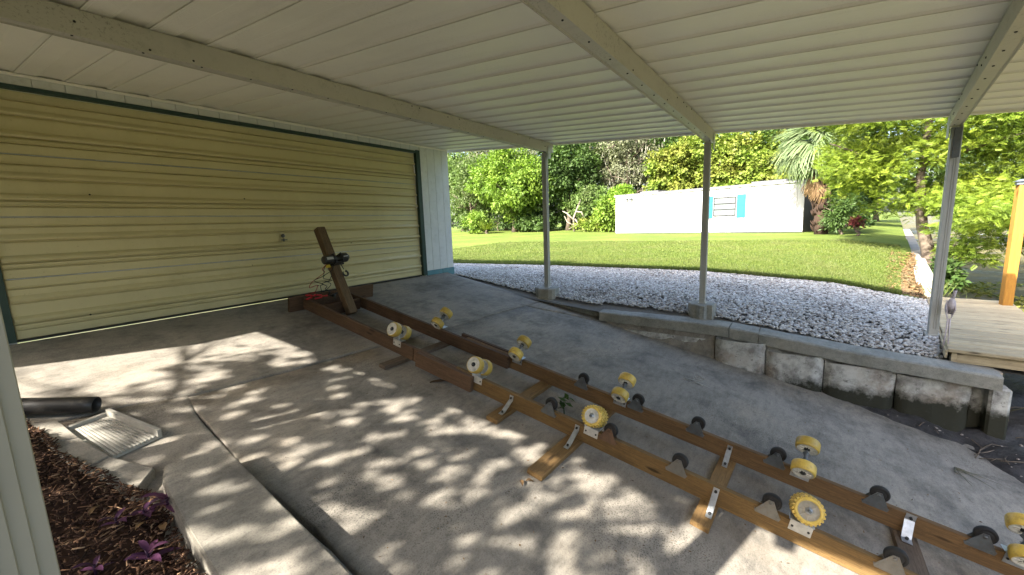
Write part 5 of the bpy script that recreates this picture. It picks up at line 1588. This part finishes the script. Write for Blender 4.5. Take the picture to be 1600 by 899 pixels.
# fan palm
pl = empty('palm_tree', (23.2, -0.75, -0.9), 'fan palm with drooping green fronds right of the shed', 'palm tree')
mb = MB(); pts = []; rad = []
for i in range(9):
    t = i/8
    pts.append((23.2+0.1*t, -0.85+0.25*t, -0.95+3.6*t)); rad.append(0.26-0.06*t)
mb.ring_tube(pts, rad, 12)
q = random.Random(5)
for k in range(220):       # leaf-base boots
    t = q.uniform(0.02, 0.95); a = q.uniform(0, 6.28)
    c_ = Vector((23.2+0.1*t, -0.85+0.25*t, -0.95+3.6*t)); d = Vector((math.cos(a), math.sin(a), 0.0))
    rr = 0.25-0.05*t
    mb.ring_tube([c_+d*rr*0.9, c_+d*(rr+0.10)+Vector((0, 0, 0.14)), c_+d*(rr+0.15)+Vector((0, 0, 0.26))], [0.032, 0.022, 0.008], 4)
mb.put('trunk', 'palmbark', pl)
def frond_mesh(seed, dead=False):
    """fan leaf: petiole along +X then a fan of thin drooping strips"""
    r = np.random.default_rng(seed)
    Vs = [[0, -0.012, 0], [0, 0.012, 0], [0.85, 0.008, 0.02], [0.85, -0.008, 0.02]]; Fs = [[0, 1, 2, 3]]
    vr = [0.6]*4
    nl = 30
    for k in range(nl):
        a = (k/(nl-1)-0.5)*(2.5 if not dead else 1.2)+0.05*r.normal()
        d = np.array([math.cos(a), math.sin(a), 0]); s_ = np.array([-d[1], d[0], 0])
        L1 = (1.15-0.25*abs(a))*(0.9+0.2*r.random()); w = 0.034
        dr = 0.55+0.4*r.random() if not dead else 0.3
        vv_ = r.random()
        prev = None
        for i in range(5):
            t = i/4
            c_ = np.array([0.85, 0, 0.02])+d*L1*(t-0.18*t*t)+np.array([0, 0, 0.10*t-dr*L1*t**2.6])
            wd = w*(1-0.75*t)*(0.35+0.65*min(1, t*3+0.3))
            m_ = len(Vs)
            Vs += [list(c_-s_*wd), list(c_+s_*wd)]; vr += [vv_, vv_]
            if prev is not None: Fs.append([prev, prev+1, m_+1, m_])
            prev = m_
    return npmesh('frond', np.array(Vs), np.array(Fs), np.array(vr))
FM = [frond_mesh(k) for k in range(5)]
FD = [frond_mesh(k+20, True) for k in range(3)]
crown_c = Vector((23.3, -0.62, 2.62))
q = random.Random(6)
for k in range(66):
    a = k*2.399; t = k/66
    el = math.radians(78-t*105+q.uniform(-8, 8))
    T = Matrix.Translation(crown_c+Vector((0, 0, 0.15*(1-t)))) @ Matrix.Rotation(a, 4, 'Z') @ Matrix.Rotation(-el, 4, 'Y') @ Matrix.Rotation(q.uniform(-.5, .5), 4, 'X') @ Matrix.Scale(q.uniform(0.85, 1.12), 4)
    place('frond', FM[k % 5], 'leaf_palm', pl, T)
for k in range(9):
    a = math.radians(85+k*15.0)+q.uniform(-.1, .1); el = math.radians(-72+q.uniform(-10, 10))
    T = Matrix.Translation(crown_c+Vector((0, 0, -0.35))) @ Matrix.Rotation(a, 4, 'Z') @ Matrix.Rotation(-el, 4, 'Y') @ Matrix.Rotation(q.uniform(-.6, .6), 4, 'X') @ Matrix.Scale(q.uniform(0.8, 1.05), 4)
    place('dead_frond', FD[k % 3], 'leaf_dead', pl, T)
# dark growth between shed and palm, and a red leaved plant
tree('shrub', 'dark shade shrub between shed end and palm trunk', (27.2, -1.75, -0.95), blobset((27.2, -1.75, 0.2), (0.7, 0.75, 1.3), 7, 101), 5500, 0.14, 0.07, 'leaf_dark', 101, (0.05, 0.02), cat='shrub', clump=0.25, nb=5, spread=0.4, group=SG, limbs='stem')
tree('shrub', 'dark tangled thicket right of the palm trunk', (22.5, -1.55, -0.95), blobset((22.7, -1.45, 0.0), (0.6, 0.55, 0.9), 6, 103), 4200, 0.16, 0.05, 'leaf_dark', 103, (0.06, 0.03), cat='shrub', clump=0.3, nb=10, spread=0.6, group=SG, limbs='stem')
tree('cordyline_plant', 'dark red leaved plant at the end of the lawn', (21.5, -1.95, -0.95), blobset((21.5, -1.95, -0.45), (0.18, 0.16, 0.2), 5, 104), 260, 0.15, 0.06, 'leaf_red', 104, (0.05, 0.02), cat='plant', clump=0.2, nb=4, spread=0.3, limbs='stem')
tree('shrub', 'dark foliage low behind the red leaved plant', (24.5, -2.3, -0.95), blobset((25, -2.1, -0.1), (0.8, 0.7, 0.8), 5, 105), 2600, 0.18, 0.09, 'leaf_dark', 105, (0.05, 0.02), cat='shrub', clump=0.3, nb=4, spread=0.4, group=SG, limbs='stem')
# far end of the lawn corridor
for i, (lb, c, R, nl, mt) in enumerate((
        ('shaded tree closing the far end of the canal side lawn', (46, -3.4, 1.9), (1.5, 3.2, 2.6), 7000, 'leaf_dark'),
        ('tall dark green tree behind the fan palm', (34, -2.0, 4.2), (2.0, 3.0, 4.2), 15000, 'leaf_dark'),
        ('distant light green tree over the canal side lawn', (52, -6.0, 2.6), (2, 4.5, 3.4), 7000, 'leaf_mid'))):
    tree('broadleaf_tree', lb, (c[0], c[1], -1.0), blobset(c, R, 9, 110+i), nl, 0.32, 0.16, mt, 110+i, (0.22, 0.07), clump=0.55, group=GRP)
# ---- bald cypress leaning over the canal: flat feathery sprays
def spray_crown(name, pads, per, L, seed):
    """pads: (centre, radius, tilt) of layered foliage; each spray is a rachis of narrow leaflets"""
    r = np.random.default_rng(seed)
    Ps, Ds, Ns, Ls_, vs_ = [], [], [], [], []
    for (c, R, th) in pads:
        m = int(per*R*R)
        a = r.random(m)*6.283; rr = np.sqrt(r.random(m))*R
        base = np.stack([c[0]+np.cos(a)*rr, c[1]+np.sin(a)*rr, c[2]-0.22*rr**1.6+th*r.normal(size=m)], 1)
        ang = a+r.normal(size=m)*0.7
        D = np.stack([np.cos(ang), np.sin(ang), -0.1+0.55*r.normal(size=m)], 1)
        pv = r.random()
        Ps.append(base); Ds.append(D); Ns.append(np.array([[-0.35, 0.1, 0.7]])+0.75*r.normal(size=(m, 3))); vs_.append(np.clip(0.45*pv+0.55*r.random(m), 0, 1))
    P = np.concatenate(Ps); D = norm(np.concatenate(Ds)); N = np.concatenate(Ns); v = np.concatenate(vs_)
    Sd = norm(np.cross(D, N)); m = len(P)
    Vout, Fout, vout = [], [], []; off = 0
    k = 6
    for i in range(k):         # pairs of leaflets along the rachis
        t = (i+0.6)/k
        for sgn in (-1, 1):
            B0 = P+D*(L*t)
            dirn = D*0.55+Sd*sgn*0.85
            V, F, vv = leaves(B0, dirn, N, L*0.42*(1-0.55*t)*(0.8+0.4*r.random(m)), L*0.135, v, 0.05)
            Vout.append(V); Fout.append(F+off); vout.append(vv); off += len(V)
    return npmesh(name, np.concatenate(Vout), np.concatenate(Fout), np.concatenate(vout))
def cypress(label, base, pads, per, L, seed, limbs):
    r_ = empty('cypress_tree', base, label, 'tree', 'cypress trees by the canal')
    mb = MB()
    for pts, r0 in limbs:
        mb.ring_tube(pts, [r0*(1-0.75*i/(len(pts)-1)) for i in range(len(pts))], 9)
    mb.put('trunk', 'bark', r_)
    place('crown', spray_crown('crown', pads, per, L, seed), 'leaf_cypress', r_)
r = np.random.default_rng(31)
pads = []
# crown in tiers: y from -0.3 to -6.5, z from -0.9 to 6, on the canal edge at x = 13..17
for k in range(230):
    z_ = -0.2+6.2*r.random()
    yv = -1.15-r.random()**0.8*5.6
    if z_ < 0.75 and yv > -1.9: z_ = 0.75+r.random()*3
    if z_ > 0.7 and r.random() < 0.25: yv = -0.85-r.random()*0.8
    x_ = 14.2+3.2*r.random()+max(0, -(yv+3))*-0.35
    pads.append(((x_, yv, z_), 0.42+0.42*r.random(), 0.16))
for k in range(48):
    yv = -2.9-r.random()*3.6
    pads.append(((12.2+2.6*r.random(), yv, -0.85+1.2*r.random()), 0.35+0.35*r.random(), 0.08))
for k in range(10):
    pads.append(((13.2+r.random(), -2.75-0.8*r.random(), -1.15+0.4*r.random()), 0.28, 0.06))
tb = (15.3, -2.85, -1.6)
limbs = [([(14.6, -2.95, -1.9), (15.0, -2.85, -1.2), (15.3, -2.7, -0.4), (15.5, -2.6, 0.8), (15.6, -2.7, 3.0), (15.7, -2.9, 6.5)], 0.17),
         ([(15.5, -2.6, 0.7), (15.2, -1.6, 1.4), (15.0, -0.6, 1.9)], 0.06), ([(15.5, -2.7, 1.2), (15.0, -3.9, 1.6), (14.6, -5.2, 1.7)], 0.07),
         ([(15.6, -2.7, 2.2), (15.6, -1.6, 3.0), (15.5, -0.7, 3.4)], 0.05), ([(15.6, -2.7, 2.6), (15.0, -4.3, 3.4), (14.6, -5.8, 3.7)], 0.06),
         ([(15.4, -2.65, 0.2), (14.8, -3.4, 0.2), (13.6, -4.4, -0.2)], 0.05), ([(15.1, -2.8, -0.9), (14.4, -3.2, -0.9), (13.6, -3.5, -1.1)], 0.04)]
cypress('big yellow green cypress leaning over the canal behind the end post', tb, pads, 560, 0.155, 33, limbs)
# shrub at the trunk foot, dark stems
tree('shrub', 'dark bush at the foot of the cypress trunk', (13.2, -2.75, -1.7), blobset((13.2, -2.75, -1.5), (0.7, 0.35, 0.4), 5, 120), 1800, 0.12, 0.06, 'leaf_dark', 120, (0.05, 0.02), cat='shrub', clump=0.2, nb=6, spread=0.4, limbs='stem')
# far bank of the canal
for i, (lb, c, R, nl, mt) in enumerate((
        ('green tree on the far canal bank behind the cypress', (28, -15.5, 2.6), (2.4, 4.6, 4.4), 14000, 'leaf_mid'),
        ('dark tree on the far canal bank furthest right', (20, -16, 2.2), (2.4, 3.6, 3.6), 9000, 'leaf_dark'),
        ('dense shrubby tree low on the far canal bank', (24, -15.6, 0.6), (2.5, 2.4, 2.2), 9000, 'leaf_dark'),
        ('mid green tree at the far canal bend', (34, -16.0, 1.6), (2.5, 4.0, 3.2), 9000, 'leaf_mid'),
        ('broad dark tree closing the canal in the distance', (60, -14, 4.2), (3, 10.0, 6.5), 16000, 'leaf_dark'),
        ('tall mid green tree mass on the far bank behind the cypress', (36, -14, 4.4), (3, 7.0, 6.0), 22000, 'leaf_mid'),
        ('bright tree far down the canal bank', (42, -15, 2.0), (2.5, 4.0, 3.4), 8000, 'leaf_bright'))):
    tree('broadleaf_tree', lb, (c[0], c[1], -1.4), blobset(c, R, 9, 130+i), nl, 0.3, 0.15, mt, 130+i, (0.22, 0.07), clump=0.55, group='trees on the far canal bank')
fw = empty('far_seawall', (30, -14, -1.6), 'grey seawall on the far side of the canal', 'seawall')
xa = 8.0
while xa < 60:
    vs = []
    for x_ in (xa+0.02, xa+2.98):
        y_ = far_y(x_)
        vs += [(x_, y_+0.12, -1.28), (x_, y_+0.10, -2.9), (x_, y_-0.15, -2.9), (x_, y_-0.15, -1.28)]
    MB().add(vs, [(0, 1, 5, 4), (1, 2, 6, 5), (2, 3, 7, 6), (3, 0, 4, 7), (0, 3, 2, 1), (4, 5, 6, 7)]).put('wall_panel', 'seawall', fw)
    xa += 3.0
# floating weed near the dock
n = 5200
r = np.random.default_rng(12)
wx = 9.6+r.random(n)*9; wy = lawn_right(wx)-0.4-r.random(n)**1.5*4.2
den = np.sin(wx*1.7+wy*2.3)+np.sin(wx*0.8-wy*3.1)+r.normal(size=n)*0.7
okk = den > 0.1
wx, wy = wx[okk], wy[okk]; m = len(wx)
a = r.random(m)*6.28
V, F, vv = leaves(np.stack([wx, wy, np.full(m, -2.34)], 1), np.stack([np.cos(a), np.sin(a), 0.25+0.35*r.random(m)], 1), np.array([[0, 0, 1.0]])+0.4*r.normal(size=(m, 3)), 0.12+0.16*r.random(m), 0.07, r.random(m))
place('water_weed', npmesh('water_weed', V, F, vv), 'duck', kind='stuff', label='yellowish floating weed on the canal beside the dock')
# grass tufts at the dock's far end
for i, (tx, ty, lb) in enumerate(((9.5, -1.95, 'green grass tuft at the far left corner of the dock'), (9.6, -2.45, 'thin grass tuft in the water beyond the dock end'))):
    t_ = empty('grass_tuft', (tx, ty, -1.6), lb, 'grass tuft')
    r = np.random.default_rng(140+i); n = 46
    a = r.random(n)*6.28
    zb_ = -1.45 if i == 0 else -2.0
    V, F, vv = leaves(np.stack([tx+0.06*r.normal(size=n), ty+0.05*r.normal(size=n), np.full(n, zb_)], 1), np.stack([np.cos(a)*.5, np.sin(a)*.5, 1+0*a], 1), r.normal(size=(n, 3)), 0.18+0.2*r.random(n)+0.4*i*r.random(n), 0.014, r.random(n))
    place('blades', npmesh('blades', V, F, vv), 'grass', t_)

# ------------------------------------------------------------------ the tree behind the camera that throws the dappled shade
tsun = SUN_TO/SUN_TO.z      # per metre of height
def up_from(x_, y_, h_):
    """point on the sun ray through ramp point (x,y), h above it"""
    b = Vector((x_, y_, rz(y_)))
    return b+tsun*h_
r = np.random.default_rng(52)
def canopy(n, seed):
    """leaves of a thin canopy with many small gaps; positions follow the sun rays that reach the ramp"""
    q = np.random.default_rng(seed)
    al = np.array([0.963, -0.27]); pe = np.array([0.27, 0.963])
    # gaps: clustered, some merging into larger openings
    hc = []
    for cx_, cy_, rr in ((2.3, 0.75, 0.15), (2.45, 1.0, 0.09), (2.2, 2.62, 0.09), (2.1, 2.55, 0.08), (2.0, 2.5, 0.07), (1.45, 3.05, 0.09), (1.3, 3.1, 0.09), (2.05, 3.95, 0.08), (2.1, 3.75, 0.08), (0.35, 2.0, 0.08), (0.8, 1.8, 0.08), (2.0, 1.0, 0.10), (1.6, 0.9, 0.09), (1.2, 1.9, 0.09), (1.3, 4.0, 0.09), (0.5, 3.7, 0.08)):
        hc.append((cx_, cy_, rr))
    acc = [(np.array([c[0], c[1]]) @ al/1.66, np.array([c[0], c[1]]) @ pe, c[2]) for c in hc]
    for k in range(5200):      # small separate gaps, denser in some parts of the crown than in others
        cx_, cy_ = -0.5+3.6*q.random(), -1.0+5.6*q.random()
        dens = 0.62+0.45*math.sin(cx_*2.9+cy_*1.7+0.6)*math.sin(cy_*2.3-cx_*1.3+1.9)+0.18*math.sin(cx_*7+cy_*5)
        if q.random() > dens: continue
        r_ = 0.034+0.036*q.random()
        a_ = np.array([cx_, cy_]) @ al/1.66; p0 = np.array([cx_, cy_]) @ pe
        gap = 0.012 if q.random() > 0.4 else -0.025
        if all((a_-u[0])**2+(p0-u[1])**2 > (r_+u[2]+gap)**2 for u in acc):
            acc.append((a_, p0, r_)); hc.append((cx_, cy_, r_))
    hc = np.array(hc)
    ha = hc[:, :2] @ al/1.66; hp = hc[:, :2] @ pe
    x = -2.6+5.8*q.random(n); y = -2.4+7.1*q.random(n)
    top = 4.40-0.04*x+0.10*np.sin(x*5.1)+0.07*np.sin(x*11.3+1)
    keep = (y < top) & (q.random(n) < np.clip((top-y)/0.55, 0.25, 1))
    keep &= ~((x > 1.75+0.5*(y+0.4)) & (y < 0.42+0.12*np.sin(x*9)))
    a = np.stack([x, y], 1) @ al/1.66; p_ = np.stack([x, y], 1) @ pe
    for i in range(len(hc)):
        keep &= (a-ha[i])**2+(p_-hp[i])**2 > (hc[i, 2]+0.008)**2
    x, y = x[keep], y[keep]; m = len(x)
    h = 3.75+0.5*q.random(m)
    ts = np.array(SUN_TO/SUN_TO.z)
    P = np.stack([x, y, rz(y)], 1)+ts[None]*h[:, None]
    V, F, vv = leaves(P, q.normal(size=(m, 3)), q.normal(size=(m, 3))*0.7+np.array([-0.6, 0.2, 0.6]), 0.06+0.03*q.random(m), 0.042, q.random(m))
    return npmesh('crown', V, F, vv)
c0 = up_from(1.3, 2.2, 4.0)
b0 = Vector((c0.x-0.3, c0.y+0.4, -1.5))
limbs = [([b0[:], (b0.x+0.05, b0.y, 0.0), (c0.x, c0.y, c0.z-1.0), (c0.x, c0.y, c0.z)], 0.10)]
q = random.Random(2)
for (x_, y_, h_) in ((1.5, 4.95, 4.0), (0.4, 4.5, 4.1), (2.4, 4.2, 4.2), (0.2, 2.8, 4.1), (2.6, 2.6, 4.2), (1.2, 0.6, 4.2), (2.6, 0.4, 4.3), (0.0, 1.2, 4.2)):
    e = up_from(x_, y_, h_)
    m_ = Vector(c0).lerp(e, 0.5)+Vector((q.uniform(-.3, .3), q.uniform(-.3, .3), q.uniform(-.4, .1)))
    limbs.append(([(c0.x, c0.y, c0.z-0.9), m_[:], e[:]], 0.036))
    for j in range(4):
        e2 = e+Vector((q.uniform(-1, 1), q.uniform(-1, 1), q.uniform(-.3, .8)))*0.8
        limbs.append(([m_.lerp(e, 0.4)[:], e.lerp(e2, .4)[:], e2[:]], 0.013))
sht = empty('shade_tree', b0[:], 'open crowned garden tree whose shade dapples the ramp', 'tree')
mb = MB()
for pts, r0 in limbs:
    mb.ring_tube(pts, [r0*(1-0.7*i/(len(pts)-1)) for i in range(len(pts))], 8)
mb.put('trunk', 'bark', sht)
tree('sky_block_hedge', 'tall dense garden hedge closing the yard behind the ramp', (-8.0, 3.0, -1.5), [((-8.0-0.5*(k % 2), -9+2.1*k, 0.9), (1.2, 1.5, 2.6)) for k in range(11)], 26000, 0.34, 0.2, 'leaf_dark', 201, (0.08, 0.03), top=(-8.0, 3.0, 2.0), cat='hedge', clump=0.5, nb=8, spread=1.0, core=0.15, limbs='stem')  # added out of view to screen sky light from the ramp
place('crown', canopy(190000, 5), 'leaf_mid', sht)
